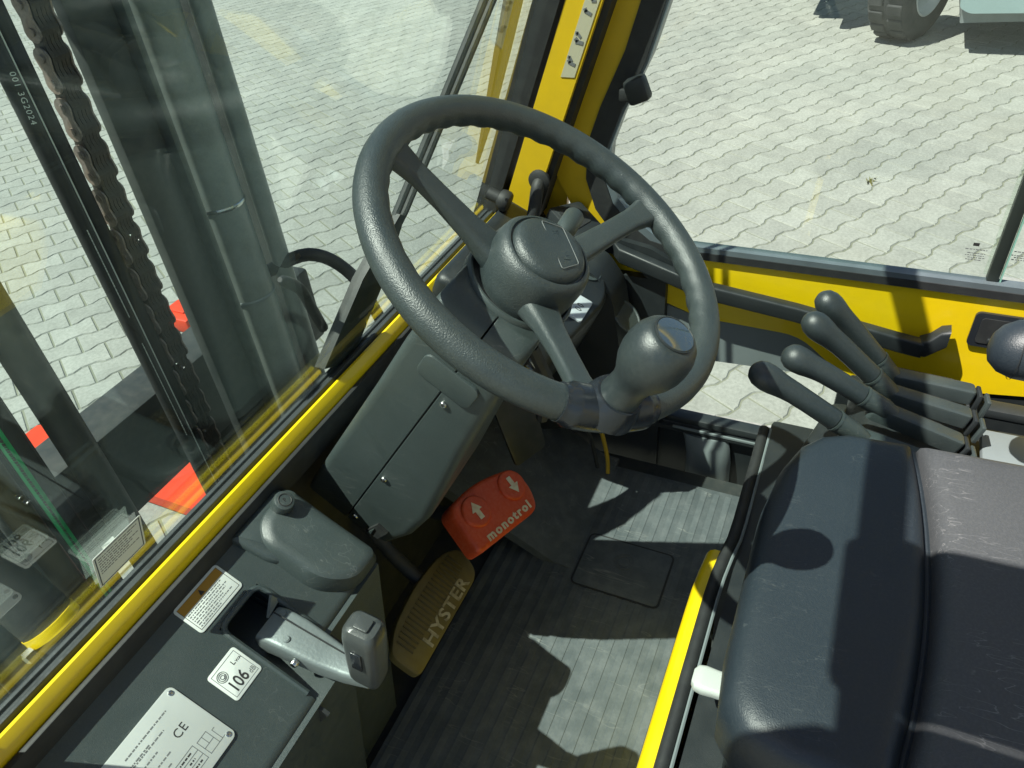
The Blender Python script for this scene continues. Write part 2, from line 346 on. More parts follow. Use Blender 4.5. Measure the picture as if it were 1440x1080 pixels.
# ------------------------------------------------------------------ pavement
def pavement():
    L = .2103; W = .732*L; az = R(31.98)
    u = rh*math.cos(az) + fh*math.sin(az); v = rh*math.sin(az) - fh*math.cos(az)
    o = Vector((CAM.x, CAM.y, 0)) + (rh*-12.615 + fh*17.177)*L
    root = bpy.data.objects.new('pavement', None); COL.objects.link(root); tag(root, kind='structure')
    bed = B(); s = 400
    bm = bed.bm; q = [bm.verts.new(p) for p in ((-s, -s, -.0055), (s, -s, -.0055), (s, s, -.0055), (-s, s, -.0055))]; bm.faces.new(q)
    bed.build('joint_sand_bed', JOINT, root)
    a = .0115; g = .0022; hl = L/2-g; hw = W/2-g
    prof = [(-hl, hw+a), (-.34*L, hw+a*.9), (-.25*L, hw), (-.16*L, hw-a*.9), (.16*L, hw-a*.9), (.25*L, hw), (.34*L, hw+a*.9), (hl, hw+a)]
    # joints of the rows above and below land on the waist, so each row nests into the next
    poly = [(x, -y) for x, y in prof] + [(x, y) for x, y in prof[::-1]]
    poly = [(x, y) for x, y in poly]
    top = inset(poly, .0055)
    def shape():
        vs = [(x, y, -.008) for x, y in poly] + [(x, y, 0.) for x, y in top]
        n = len(poly); fs = []
        for j in range(n): fs.append((j, (j+1) % n, n+(j+1) % n, n+j))
        fs.append(tuple(range(n, 2*n)))
        return vs, fs
    vs, fs = shape()
    Rm = Matrix((u, -v, zz)).transposed()
    cells = []
    vis = []
    for r in range(-75, 45):
        for c in range(-60, 110):
            p = o + u*(L*(c+r/2)) + v*(W*r) + u*(L/2) + v*(W/2)
            d = p-CAM; z = d.dot(fw)
            if z < .3: continue
            px = 720+1050*d.dot(rt)/z; py = 540-1050*d.dot(upv)/z
            dist = math.hypot(p.x-CAM.x, p.y-CAM.y)
            if dist > 14 or px < -160 or px > 1600 or py < -140 or py > 1250: continue
            inside = -10 < px < 1450 and -10 < py < 1090
            # seen areas: through the windshield, the side window, the lower door window
            seen = inside and ((py < 1040-1.058*px-45 and px < 800) or (px > 860 and py < 345+.115*(px-980)) or (py < 1040-1.058*px-45 and px < 240) or (960 < px < 1110 and 515 < py < 590))
            cells.append((0 if seen else 1, z, p))
    cells.sort(key=lambda t: (t[0], t[1]))
    tones = []
    for k in range(6):
        me = bpy.data.meshes.new('paver'); me.from_pydata(vs, [], fs); me.update()
        at = me.attributes.new('tone', 'FLOAT', 'POINT')
        for d in at.data: d.value = k/5
        me.materials.append(PAVER); tones.append(me)
    for f_, z, p in cells[:300]:
        ob = bpy.data.objects.new('paver', tones[rnd.randrange(6)]); COL.objects.link(ob); ob.parent = root
        M = (Matrix.Rotation(rnd.gauss(0, .006), 3, 'Z') @ Rm).to_4x4(); M.translation = p+V(0, 0, rnd.uniform(-.0015, .001))
        ob.matrix_local = M
    AV, AF, AT = [], [], []
    n = len(vs)
    for f_, z, p in cells[300:]:
        k = len(AV); tn = rnd.random(); dz = rnd.uniform(-.0015, .001); Rj = Matrix.Rotation(rnd.gauss(0, .006), 3, 'Z') @ Rm
        for q in vs:
            t = Rj @ Vector(q)+p; AV.append((t.x, t.y, t.z+dz)); AT.append(tn)
        AF += [tuple(i+k for i in f) for f in fs]
    me = bpy.data.meshes.new('distant_pavers'); me.from_pydata(AV, [], AF); me.update()
    at = me.attributes.new('tone', 'FLOAT', 'POINT')
    at.data.foreach_set('value', AT)
    me.materials.append(PAVER)
    ob = bpy.data.objects.new('distant_pavers', me); COL.objects.link(ob); ob.parent = root; tag(ob, kind='stuff')
    # paving beyond the built pieces
    b = B(); bm = b.bm
    rin, rout = 13.9, 380
    ri = [bm.verts.new((CAM.x+rin*math.cos(2*math.pi*k/64), CAM.y+rin*math.sin(2*math.pi*k/64), -.004)) for k in range(64)]
    ro = [bm.verts.new((CAM.x+rout*math.cos(2*math.pi*k/64), CAM.y+rout*math.sin(2*math.pi*k/64), -.004)) for k in range(64)]
    for k in range(64): bm.faces.new((ri[k], ro[k], ro[(k+1) % 64], ri[(k+1) % 64]))
    b.build('outer_paving', PAVER, root)
pavement()

# ------------------------------------------------------------------ cab shell
cab = thing('forklift_cab', (0, .3, ZF), 'yellow and black forklift cab shell with raked windshield, pillars and roof guard', 'forklift cab')
def raked(pts): return pts
tw = math.tan(WT)
def wy(z, off=0): return .325+off-(z-1.41)*tw           # y of the windshield plane at height z
# floor plate and front wall
B().box((0, -.1, ZF-.03), (1.0, .9, .04)).build('floor_plate', DARKM, cab)
B().box((0, .352, 1.13), (1.08, .016, .5)).build('front_wall', DARKM, cab)
# front cross rail under the glass
rail = [(.3125, 1.345), (.3245, 1.345), (.3255, 1.403), (.3232, 1.4068), (.3195, 1.4068), (.3142, 1.399), (.3125, 1.394)]
B().prism(rail, pyz(-.62), 0, 1.145).build('windshield_rail', YEL, cab)
g = B()
for y0, z0, wd, h in ((.3275, 1.398, .0052, .012), (.3338, 1.400, .0045, .007), (.3392, 1.3995, .0055, .0105), (.3458, 1.397, .0045, .006)):
    g.prism(rpoly([(y0, z0-.02), (y0+wd, z0-.02), (y0+wd, z0+h), (y0, z0+h)], .0018, 2), pyz(-.62), 0, 1.145)
g.build('windshield_seal', RUBG, cab)
B().box((0, .343, 1.385), (1.14, .028, .02)).build('seal_bed', RUB, cab)
B().box((-.02, .3082, 1.371), (1.2, .0075, .036), .002).build('edge_trim', RUB, cab)
# windshield pane
zt = 2.19
B().prism([(wy(1.404, .010), 1.404), (wy(1.404, .015), 1.406), (wy(zt, .015), zt+.002), (wy(zt, .010), zt)], pyz(-.53), 0, 1.0385).build('windshield_pane', GLASSW, cab)
# service label stuck on the inside of the glass
MGL = frame((0, .3325, 1.41), (1, 0, 0), (0, -math.sin(WT), math.cos(WT)), (0, -math.cos(WT), -math.sin(WT)))
LB = (-.363, -.307, .043, .097)
lab = B().prism(rrect(LB[0], LB[1], LB[2], LB[3], .002, 2), MGL, .0005, .0009).build('service_label', mat('label_paper', (.78, .82, .78), .5), cab)
bb = B()
for (xa, xb, va, vb) in ((LB[0]+.002, LB[1]-.002, LB[2]+.002, LB[2]+.003), (LB[0]+.002, LB[1]-.002, LB[3]-.003, LB[3]-.002), (LB[0]+.002, LB[0]+.003, LB[2]+.002, LB[3]-.002), (LB[1]-.003, LB[1]-.002, LB[2]+.002, LB[3]-.002)):
    bb.box(((xa+xb)/2, (va+vb)/2, .0010), (xb-xa, vb-va, .0002), M=MGL)
bb.build('label_border', mat('ink_blue', (.03, .05, .08), .6), lab)
fineprint('label_print', MGL @ T(0, 0, .0009), [(LB[0]+.005, LB[1]-.006-.006*(k % 3), LB[3]-.008-.0042*k) for k in range(7)], lab, INKB, .0013)
# right front pillar, raked with the glass
def slant(y0, y1, za, zb, off=0):
    return [(wy(za)-y0, za), (wy(za)-y1, za), (wy(zb)-y1, zb), (wy(zb)-y0, zb)]
for sx, nm in ((1, 'front_pillar'), (-1, 'front_pillar')):
    x0 = .512 if sx > 0 else -.585
    z0 = 1.36
    P = B().prism([(wy(z0)-.0145, z0), (wy(z0)-.070, z0), (wy(zt)-.070, zt), (wy(zt)-.0145, zt)][::-1], pyz(x0), 0, .06)
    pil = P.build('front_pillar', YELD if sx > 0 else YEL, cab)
    B().prism([(wy(z0)+.028, z0+.03), (wy(z0)-.014, z0+.03), (wy(zt)-.014, zt), (wy(zt)+.028, zt)][::-1], pyz(x0-.004 if sx > 0 else x0), 0, .064).build('pillar_seal', RUB, pil)
    if sx > 0:
        B().prism([(wy(1.40)-.0702, 1.40), (wy(1.40)-.081, 1.40), (wy(zt)-.081, zt), (wy(zt)-.0702, zt)][::-1], pyz(x0+.010), 0, .04).build('door_gap_seal', RUB, pil)
        # pictogram sticker on the pillar
        za, zb = 1.645, 1.86
        sy0, sy1 = -.044, -.066
        B().prism([(wy(za)+sy0, za), (wy(za)+sy1, za), (wy(zb)+sy1, zb), (wy(zb)+sy0, zb)][::-1], pyz(x0-.0012), 0, .0012).build('pictogram_sticker', mat('sticker_beige', (.5, .48, .34), .5), pil)
        for (zc, dy, sz, rot) in ((1.665, .0, .011, .4), (1.672, .004, .008, 1.1), (1.695, -.001, .012, .2), (1.705, .003, .009, .9), (1.735, 0, .011, .5), (1.75, -.003, .007, 0), (1.80, 0, .012, .3)):
            yc = wy(zc)-.055+dy
            st = B(); st.box((x0-.0016, yc, zc), (.0006, sz, sz*.45), rot=Matrix.Rotation(rot, 3, 'X'))
            st.box((x0-.0016, yc+sz*.35, zc+sz*.3), (.0006, sz*.5, sz*.5), rot=Matrix.Rotation(rot+.7, 3, 'X'))
            st.build('pictogram', INKB, pil)
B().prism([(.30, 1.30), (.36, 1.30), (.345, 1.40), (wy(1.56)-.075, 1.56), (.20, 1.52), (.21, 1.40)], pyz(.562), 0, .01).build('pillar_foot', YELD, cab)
# roof guard: header, side rails, cross bars, rear posts
RZ = 2.22
B().box((0, .03, RZ), (1.17, .034, .045), .008).build('roof_header', YEL, cab)
for x in (-.545, .545): B().box((x, -.62, RZ), (.07, 1.3, .07), .012).build('roof_rail', YEL, cab)
for y in (-.42, -.72, -1.0): B().box((0, y, RZ), (1.02, .035, .05), .008).build('roof_bar', YEL, cab)
B().prism(rrect(-.46, -.27, -.95, .02, .02, 3), frame((0, 0, 2.12), (1, 0, 0), (0, 1, 0), (0, 0, 1)), 0, .03).build('seat_shade_strip', PL2, cab)  # unseen strip added overhead, shaped to cast the shade band on the seat
B().box((0, -1.25, RZ), (1.17, .07, .07), .012).build('rear_header', YEL, cab)
for x in (-.54, .54): B().box((x, -1.25, 1.55), (.08, .07, 1.3), .012).build('rear_pillar', YEL, cab)

# ------------------------------------------------------------------ floor mat
fm = thing('floor_mat', (.1, .05, ZF), 'worn ribbed black rubber floor mat with dusty sunlit patches', 'floor mat')
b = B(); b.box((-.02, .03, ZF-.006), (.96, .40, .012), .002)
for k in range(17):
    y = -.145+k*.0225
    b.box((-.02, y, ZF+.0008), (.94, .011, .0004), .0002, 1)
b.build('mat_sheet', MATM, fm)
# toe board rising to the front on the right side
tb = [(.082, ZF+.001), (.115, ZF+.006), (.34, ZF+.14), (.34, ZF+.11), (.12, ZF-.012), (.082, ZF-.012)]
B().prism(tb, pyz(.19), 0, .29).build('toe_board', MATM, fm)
lid = rrect(.163, .278, -.085, .070, .010)
Mfl = frame((0, 0, ZF), (1, 0, 0), (0, 1, 0), (0, 0, 1))
ld = B().prism(inset(lid, .0015), Mfl, .0005, .0026, .0006).build('access_cover', MATM, fm)
ring = B()
for r0 in (.011, .017): ring.tube([(.235+r0*math.cos(a*.3142), -.005+r0*math.sin(a*.3142), ZF+.0034) for a in range(20)], .0007, 5, closed=True)
ring.build('moulded_ring', MATM, ld)
B().prism(inset(lid, -.002), Mfl, .0004, .0016).build('cover_gap', RUB, ld)

# ------------------------------------------------------------------ dashboard
dash = thing('dashboard', (-.3, .25, 1.3), 'dusty dark grey dashboard panel beneath the windshield carrying the white stickers', 'dashboard')
# face with slot cut out: built from strips round the slot
X0, X1 = -.62, -.147
sx0, sx1, sv0, sv1 = -.313, -.252, -.02, .116
rv = .016
def strip(xa, xb, va, vb, name='dash_face'):
    b = B()
    prof = []
    # profile in (v, h): top face, rolled edge at low v
    if va <= .05:
        for k in range(7):
            a = R(90*k/6); prof.append((rv-rv*math.cos(a)+va-rv, -rv+rv*math.sin(a)))
        prof = [(va-rv-.0, -.09)] + [(va-rv*math.cos(R(90*k/6)), -rv+rv*math.sin(R(90*k/6))) for k in range(7)]
        prof += [(vb, 0), (vb, -.008), (va, -.030)]
    else: prof = [(va, -.008), (va, 0), (vb, 0), (vb, -.008)]
    ra = [(xa, v, h) for v, h in prof]; rb = [(xb, v, h) for v, h in prof]
    b.loft([ra, rb], True, False, MD)
    return b
n0 = len(bpy.data.objects)
f1 = strip(X0, sx0, 0, .172); f2 = strip(sx1, X1, 0, .172)
fb = B()
me = None
fa = B()
for (xa, xb, va, vb) in ((X0, sx0, 0, .172), (sx1, X1, .034, .172), (sx0, sx1, sv1, .172)):
    t = strip(xa, xb, va, vb); tmp = bpy.data.meshes.new('t'); t.bm.to_mesh(tmp); fa.bm.from_mesh(tmp); t.bm.free()
f1.bm.free(); f2.bm.free(); fb.bm.free()
face = fa.build('panel_face', PL, dash)
# rounded lip round the slot
lip = rpoly([(sx0, .002), (sx0, sv1), (sx1, sv1), (sx1, .036)], [0, .014, .014, 0], 5)
B().tube([(x, v, .0003) for x, v in lip], .0035, 8, M=MD).build('slot_lip', PL, dash)
for cx, cv, a0 in ((sx0, sv1, 0), (sx1, sv1, 1)):
    pass
# slot well
wl = B(); wl.box(((sx0+sx1)/2, .05, -.055), (sx1-sx0+.01, .16, .004), M=MD)
wl.box((sx0-.003, .05, -.03), (.004, .16, .05), M=MD); wl.box((sx1+.003, .05, -.03), (.004, .16, .05), M=MD)
wl.box(((sx0+sx1)/2, sv1+.003, -.03), (sx1-sx0, .004, .05), M=MD)
wl.build('slot_well', RUB, dash)
# lower front face
B().prism([(.158, 1.262), (.172, 1.20), (.225, ZF), (.30, ZF), (.30, 1.30)], pyz(X0), 0, -.2525-X0).build('lower_panel', PL, dash)
B().prism([(.186, 1.281), (.198, 1.20), (.240, ZF), (.30, ZF), (.30, 1.31)], pyz(-.2515), 0, .104).build('end_panel', PL, dash)
# raised housing beside the column: loft of shrinking rounded rectangles
hs = B(); rings = []
for ins, h in ((-.008, -.03), (-.008, 0), (-.003, .013), (.0, .0185), (.004, .0212), (.010, .0225)):
    rings.append([(x, y, h + .06*(.09-y)*(1 if h > .015 else 0)) for x, y in rpoly(inset([(-.214, .062), (-.190, .030), (-.148, .030), (-.148, .155), (-.196, .155), (-.214, .135)], ins), [.02, .03, .012, .01, .02, .02], 6)])
hs.loft(rings, True, False, MD); hs.build('raised_housing', PL, dash, 28)
hs = B(); rings = []
for ins, h in ((0, -.012), (0, .003), (.002, .007), (.006, .0095)):
    rings.append([(x, y, h) for x, y in rpoly(inset([(-.232, .165), (-.226, .120), (-.205, .085), (-.148, .085), (-.148, .170), (-.232, .170)], ins), .010, 4)])
hs.loft(rings, True, False, MD); hs.build('lower_step', PL, dash)
# push button
kx, kv = -.170, .150
pb = B().lathe([(.0115, 0), (.0115, .018), (.0125, .02), (.0125, .032), (.0115, .0342), (.0095, .035), (.004, .035)], MD @ T(kx, kv, -.002), 24).build('push_button', PL, dash)
B().tube([(kx+.0075*math.cos(a*.2618), kv+.0075*math.sin(a*.2618),   .0333) for a in range(24)], .0006, 5, closed=True, M=MD).build('button_symbol', INK, pb)
text('button_letter', 'P', .007, MD @ T(kx, kv, .0332), INK, pb)

def plate_shape(parent, name, x0, x1, v0, v1, r, m, h0=.0003, h1=.0009, base=MD):
    return B().prism(rrect(x0, x1, v0, v1, r, 4), base, h0, h1, .0002).build(name, m, parent)
def outline(parent, name, x0, x1, v0, v1, w_, m, h, base=MD):
    b = B()
    for (a, c, d, e) in ((x0, x1, v0, v0+w_), (x0, x1, v1-w_, v1), (x0, x0+w_, v0+w_, v1-w_), (x1-w_, x1, v0+w_, v1-w_)):
        b.box(((a+c)/2, (d+e)/2, h), (c-a, e-d, .0001), M=base)
    return b.build(name, m, parent)
# warning sticker
s1 = plate_shape(dash, 'warning_sticker', -.3265, -.2615, .1265, .1645, .004, WHITE, .0005, .0011)
tag(s1, 'white warning sticker with orange band')
B().box((-.294, .1565, .0013), (.058, .0095, .0003), M=MD).build('orange_band', ORANGE, s1)
outline(s1, 'border', -.3235, -.2645, .1295, .1615, .0005, INK, .0012)
b = B().prism([(-.297, .1532), (-.291, .1532), (-.294, .1595)], MD, .0015, .0018); b.build('warning_triangle', INK, s1)
fineprint('fine_print', MD @ T(0, 0, .0011), [(-.321, -.272, .149), (-.321, -.276, .1462), (-.321, -.2695, .1434), (-.321, -.274, .1406), (-.321, -.281, .1378), (-.321, -.270, .135), (-.321, -.29, .1322)], s1, INKB, .0011)
# noise sticker
s2 = plate_shape(dash, 'noise_sticker', -.3585, -.3185, .056, .0945, .0035, WHITE, .0003, .0009)
tag(s2, 'white noise level sticker reading 106 dB')
outline(s2, 'border', -.3555, -.3215, .059, .0915, .0005, INKB, .0010)
text('number', '106', .0185, MD @ T(-.342, .0675, .0010), INK, s2, sx=.78, bold=.0002)
text('unit', 'dB', .0078, MD @ T(-.3258, .0642, .0010), INKB, s2, sx=.85)
text('symbol_letter', 'L', .0075, MD @ T(-.3315, .0838, .0010), INK, s2)
text('subscript', 'WA', .0042, MD @ T(-.3255, .0822, .0010), INK, s2)
em = B()
for r0 in (.0055, .0038, .002): em.tube([(-.3485+r0*math.cos(a*.393), .083+r0*math.sin(a*.393), .0011) for a in range(16)], .00035, 5, closed=True, M=MD)
em.box((-.3465, .0815, .0011), (.005, .0016, .0002), M=MD, rot=Matrix.Rotation(.6, 3, 'Z')); em.build('emblem', INKB, s2)
# data plate
s3 = plate_shape(dash, 'data_plate', -.56, -.3815, .038, .1195, .006, PLATE, .0008, .0022)
tag(s3, 'aluminium data plate with CE mark')
MP = MD @ T(0, 0, .0022)
text('ce_mark', 'CE', .0125, MP @ T(-.4075, .0835, 0), INK, s3, sx=.9, spacing=1.1)
for x, v in ((-.3865, .1135), (-.3865, .0445)):
    rvt = B().lathe([(.0026, 0), (.0026, .0008), (.0018, .0012)], MP @ T(x, v, 0), 14).build('plate_rivet', CHROME, s3)
fineprint('plate_print', MP, [(-.452, -.401, .1065), (-.47, -.415, .0965), (-.50, -.43, .0985), (-.47, -.432, .0885), (-.50, -.452, .0895), (-.452, -.425, .079), (-.50, -.463, .0805), (-.45, -.433, .0715)], s3, INKB, .0014)
tb_ = B()
def seg(b, x0, v0, x1, v1, w_=.0006):
    b.box(((x0+x1)/2, (v0+v1)/2, .0001), (abs(x1-x0)+w_, abs(v1-v0)+w_, .0002), M=MP)
for v in (.066, .0595, .0535, .047): seg(tb_, -.55, v, -.412, v)
seg(tb_, -.412, .047, -.412, .066); seg(tb_, -.43, .047, -.43, .0595); seg(tb_, -.452, .047, -.452, .0595); seg(tb_, -.48, .047, -.48, .0595)
for v in (.064, .0545): seg(tb_, -.408, v, -.396, v)
seg(tb_, -.396, .047, -.396, .064); seg(tb_, -.408, .047, -.408, .064); seg(tb_, -.402, .0545, -.402, .064); seg(tb_, -.408, .047, -.388, .047); seg(tb_, -.392, .047, -.392, .06); seg(tb_, -.392, .06, -.389, .06)
tb_.build('ruled_table', INKB, s3)
fineprint('table_print', MP, [(-.45, -.417, .0628), (-.426, -.419, .0565), (-.446, -.436, .0502), (-.426, -.416, .0502)], s3, INK, .0016)
B().box((-.50, .1085, .0001), (.07, .014, .0002), M=MP).build('grey_field', mat('plate_grey', (.42, .47, .52), .4), s3)

# ------------------------------------------------------------------ parking brake lever
pk = thing('parking_brake', (-.28, .2, 1.3), 'cast metal parking brake lever with upright black grip beside the 106 sticker', 'brake lever')
pr = []
for y, z, wl_, h in ((.238, 1.318, .043, .030), (.225, 1.320, .043, .030), (.20, 1.315, .041, .028), (.168, 1.303, .035, .026), (.140, 1.294, .027, .022), (.110, 1.297, .022, .020)):
    pr.append([(-.277+x, y, z+hh) for x, hh in rrect(-wl_/2, wl_/2, -h, 0, .005, 3)])
B().loft(pr).build('lever_arm', ALU, pk)
B().box((-.270, .19, 1.3125), (.0012, .09, .0016), rot=Matrix.Rotation(R(20), 3, 'X')).build('arm_seam', RUB, pk)
for x, y, z in ((-.264, .226, 1.3195), (-.287, .205, 1.3155)): B().lathe([(.0042, 0), (.0042, .0012), (.003, .0024)], T(x, y, z), 14).build('rivet', ALU, pk)
B().lathe([(.005, 0), (.005, .004), (.0035, .006)], frame((-.2975, .19, 1.300), (0, 1, 0), (0, 0, 1), (-1, 0, 0)), 14).build('pivot_bolt', CHROME, pk)
B().prism([(-.012, 0), (.010, .004), (.006, .016)], frame((-.262, .240, 1.318), (1, 0, 0), (0, .3, .95), (0, .95, -.3)), -.002, .002).build('catch', ALU, pk)
MG = frame((-.279, .112, 1.292), (1, 0, 0), (0, .985, .17), (0, -.17, .985))
gr = []
for z, a, c in ((0, .012, .016), (.01, .0145, .018), (.04, .0155, .019), (.085, .0165, .0195), (.096, .0155, .0185), (.101, .012, .015), (.1025, .007, .009)):
    gr.append([(x, y, z) for x, y in rrect(-a, a, -c, c, min(a, c)*.62, 4)])
gp = B().loft(gr, M=MG).build('grip', GRIPM, pk)
B().prism(rrect(-.007, .007, -.008, .008, .002, 2), MG, .1025, .1055, .001).build('release_button', GRIPM, gp)
B().box((-.0172, .0, .06), (.002, .012, .03), .0008, M=MG).build('grip_ridge', GLOSSB, gp)

# ------------------------------------------------------------------ steering column
col = thing('steering_column', (0, .15, 1.4), 'dusty grey plastic steering column shroud below the steering wheel', 'steering column')
def csec(t):
    K = [(.058, .061, -.054, .044), (.064, .073, -.056, .046), (.085, .0835, -.058, .047), (.10, .0855, -.058, .048), (.14, .0855, -.060, .051), (.226, .0855, -.0605, .060), (.383, .085, -.064, .083), (.44, .0845, -.065, .081), (.487, .084, -.066, .067)]
    for a, c in zip(K, K[1:]):
        if a[0] <= t <= c[0]:
            f = (t-a[0])/(c[0]-a[0]); return [a[i]+(c[i]-a[i])*f for i in (1, 2, 3)]
    return K[-1][1:]
ts = [.058, .060, .064, .072, .085, .10, .12, .14, .18, .226, .30, .383, .41, .44, .465, .487]
def half(sign, gap=.0009):
    rings = []
    for t in ts:
        a, h0, h1 = csec(t)
        if sign < 0: p = [(x, y) for x, y in rpoly([(-a-.001, -gap), (-a+.001, h0), (a-.003, h0), (a+.001, -gap)], [.001, .012, .02, .001], 6)]
        else: p = [(x, y) for x, y in rpoly([(-a-.001, gap), (a+.001, gap), (a-.006, h1), (-a+.003, h1)], [.001, .001, .02, .014], 6)]
        rings.append([(x, y, t) for x, y in p])
    return B().loft(rings, True, False, MC)
half(-1).build('upper_shroud', PL, col); half(1).build('lower_shroud', PL, col)
B().box((0, 0, .285), (.164, .008, .395), M=MC).build('shroud_core', RUB, col)
B().lathe([(.0525, .070), (.0528, .056), (.0540, .053), (.0562, .053), (.0578, .056), (.0582, .068)], MC @ T(0, -.003, 0), 48, False, False).build('collar_lip', PL, col)
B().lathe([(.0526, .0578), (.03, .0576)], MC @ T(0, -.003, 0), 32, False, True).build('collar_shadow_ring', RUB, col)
# oblong pad on the left side
MS = MC @ frame((-.0860, 0, 0), (0, 0, 1), (0, 1, 0), (-1, 0, 0))
B().prism(rrect(.126, .160, -.034, .032, .009, 5), MS, -.002, .0022, .0012).build('side_pad', PL, col)
for k, (t, h) in enumerate(((.1755, .0095), (.357, .0085), (.470, .0085))):
    sc_ = B().lathe([(.0042, .0), (.0042, .0016), (.0034, .0026)], MS @ T(t, h, .0), 14).build('screw', CHROME, col)
    B().lathe([(.0016, .0026), (.0016, .0031)], MS @ T(t, h, .0), 6).build('screw_socket', INK, sc_)
B().prism([(.452, .038), (.482, .031), (.482, .050), (.457, .055)], MS, -.004, .0012).build('cable_notch', RUB, col)
B().prism([(.464, .038), (.482, .034), (.482, .039)], MS, .001, .003).build('notch_web', PL, col)
# indicator stalk on the far side
st = B().tube([(.045, .0, .062), (.08, .0, .06), (.11, .0, .058)], [.006, .006, .0075], 10, M=MC).build('indicator_stalk', PL, col)
B().tube([(.105, 0, .058), (.115, 0, .058), (.145, -.002, .056), (.152, -.002, .055)], [.008, .0115, .0115, .006], 12, M=MC).build('stalk_tip', PL, st)
# wiring loom below
for k, (m_, pts) in enumerate(((RUB, [(.045, .05, .16), (.06, .09, .20), (.07, .12, .27)]), (CABLEY, [(.05, .06, .20), (.075, .10, .23), (.08, .12, .27)]), (WHITE, [(.05, .06, .18), (.07, .09, .21), (.075, .10, .24)]))):
    B().tube(pts, .004 if k else .008, 8, M=MC).build('wire', m_, col)

# ------------------------------------------------------------------ steering wheel
sw = thing('steering_wheel', (0, 0, 1.66), 'grey textured three-spoke steering wheel with finger grips', 'steering wheel')
RM, RR = .1745, .0152
rings = []; NT = 180; NS = 20
for i in range(NT):
    a = 2*math.pi*i/NT; ring_ = []
    for j in range(NS):
        p = 2*math.pi*j/NS
        k = max(0, math.cos(p-R(215)))            # finger bumps on the inner underside
        r_ = RR - .0018*k*(.5+.5*math.cos(a*44))
        q = RM+r_*math.cos(p); ring_.append((q*math.cos(a), q*math.sin(a), r_*math.sin(p)*1.02))
    rings.append(ring_)
rim = B().loft(rings, False, True, MW).build('rim', RIMM, sw, 60)
hub = B().lathe([(.039, -.100), (.0435, -.094), (.046, -.082), (.048, -.06), (.0495, -.035), (.0495, -.02), (.0472, -.011), (.043, -.006), (.0405, -.0055), (.0395, -.0075), (.038, -.0075), (.0368, -.003), (.0335, .0005), (.025, .0028), (.012, .0038), (.003, .004)], MW, 48).build('hub', RIMM, sw, 40)
for a in (101, -20, -143):
    M = MW @ Matrix.Rotation(R(a), 4, 'Z'); rg = []
    for r_, o_, wd, th in ((.028, -.045, .026, .020), (.047, -.040, .0185, .0145), (.072, -.031, .0142, .0105), (.11, -.018, .0122, .0085), (.14, -.0085, .0122, .008), (.158, -.003, .015, .009), (.172, .000, .021, .010)):
        rg.append([(r_, y, o_+z) for y, z in rrect(-wd, wd, -th, th*.75, min(wd, th)*.6, 4)])
    B().loft(rg, True, False, M).build('spoke', RIMM, sw, 50)
# horn cap mark: embossed panel with lettering
MH = MW @ Matrix.Rotation(R(28), 4, 'Z') @ T(.002, 0, .0028)
pn = B()
oc = [(-.0335, -.009), (.0335, -.009), (.0335, .011), (-.0335, .011)]
oc = rpoly([(-.022, -.016), (.022, -.016), (.029, .0065), (-.029, .0065)], .003, 3)
pn.tube([(x, y, .0004 - .0000) for x, y in oc], .0005, 5, closed=True, M=MW @ Matrix.Rotation(R(48), 4, 'Z') @ T(0, -.004, .0026))
pn.build('badge_outline', INKB, hub)
text('badge_lettering', 'HYSTER', .0112, MW @ Matrix.Rotation(R(48), 4, 'Z') @ T(0, -.008, .0031), RIMM, hub, ext=.0006, sx=.95)
text('horn_mark', 'b', .012, MW @ Matrix.Rotation(R(48), 4, 'Z') @ T(-.004, .015, .0026), RIMM, hub, ext=.0006)
B().lathe([(.043, -.13), (.043, -.10)], MW, 32, False, False).build('hub_base', RUB, hub)
# spinner knob bracket and knob
KA = -138
def rimpt(a, o=0, r=RM): return (r*math.cos(R(a)), r*math.sin(R(a)), o)
br = B().tube([rimpt(KA-15+k*1.5) for k in range(21)], [RR+.0015+(.0028 if 1 < k < 19 else 0) for k in range(21)], 20, M=MW).build('knob_clamp', GLOSSB, sw)
MK = MW @ T(*rimpt(KA, 0)) @ Matrix.Rotation(R(-4), 4, 'X')
B().lathe([(.026, .002), (.0245, .012), (.0220, .019), (.0200, .023)], MK, 28).build('clamp_boss', GLOSSB, br)
kn = B().lathe([(.0180, .020), (.0168, .029), (.0164, .039), (.0180, .047), (.0215, .054), (.0250, .062), (.0270, .071), (.0272, .079), (.0260, .088), (.0230, .095), (.0195, .0992), (.0168, .1008)], MK, 40).build('spinner_knob', KNOBM, sw, 60)
B().lathe([(.0170, .1003), (.0170, .1018), (.0157, .1025), (.0152, .1015)], MK, 36, False, False).build('badge_ring', PL2, kn)
B().lathe([(.0156, .1013), (.0152, .1021), (.009, .1029), (.002, .1032)], MK, 36).build('knob_badge', BLUEG, kn)

# ------------------------------------------------------------------ pedals
bp_ = thing('brake_pedal', (-.05, .2, 1.05), 'wide ribbed rubber brake pedal with raised lettering left of the red pedal', 'pedal')
MB = frame((-.05, .198, 1.059), (1, 0, 0), (0, .8, .6), (0, -.6, .8))
pout = rpoly([(-.104, -.034), (.084, -.034), (.102, .012), (.07, .034), (.0, .042), (-.07, .034), (-.104, .016)], [.012, .02, .02, .03, .03, .03, .012], 5)
B().prism(pout, MB, -.012, .004, .004).build('pedal_pad', mat('pedal_rubber_yellow_bounce', (.15, .12, .035), .5, bump=(200, .3), var=[(16, .6, (.07, .062, .03)), (60, .4, (.2, .17, .07))]), bp_)  # yellow light bounced off the hood is put into the rubber colour
rb = B()
for k in range(21):
    x = -.082+k*.0078; top = .027 - (abs(x)/.104)**3*.012
    rb.box((x, (-.008+top)/2, .0048), (.0028, top+.008, .0024), .0006, 1, M=MB)
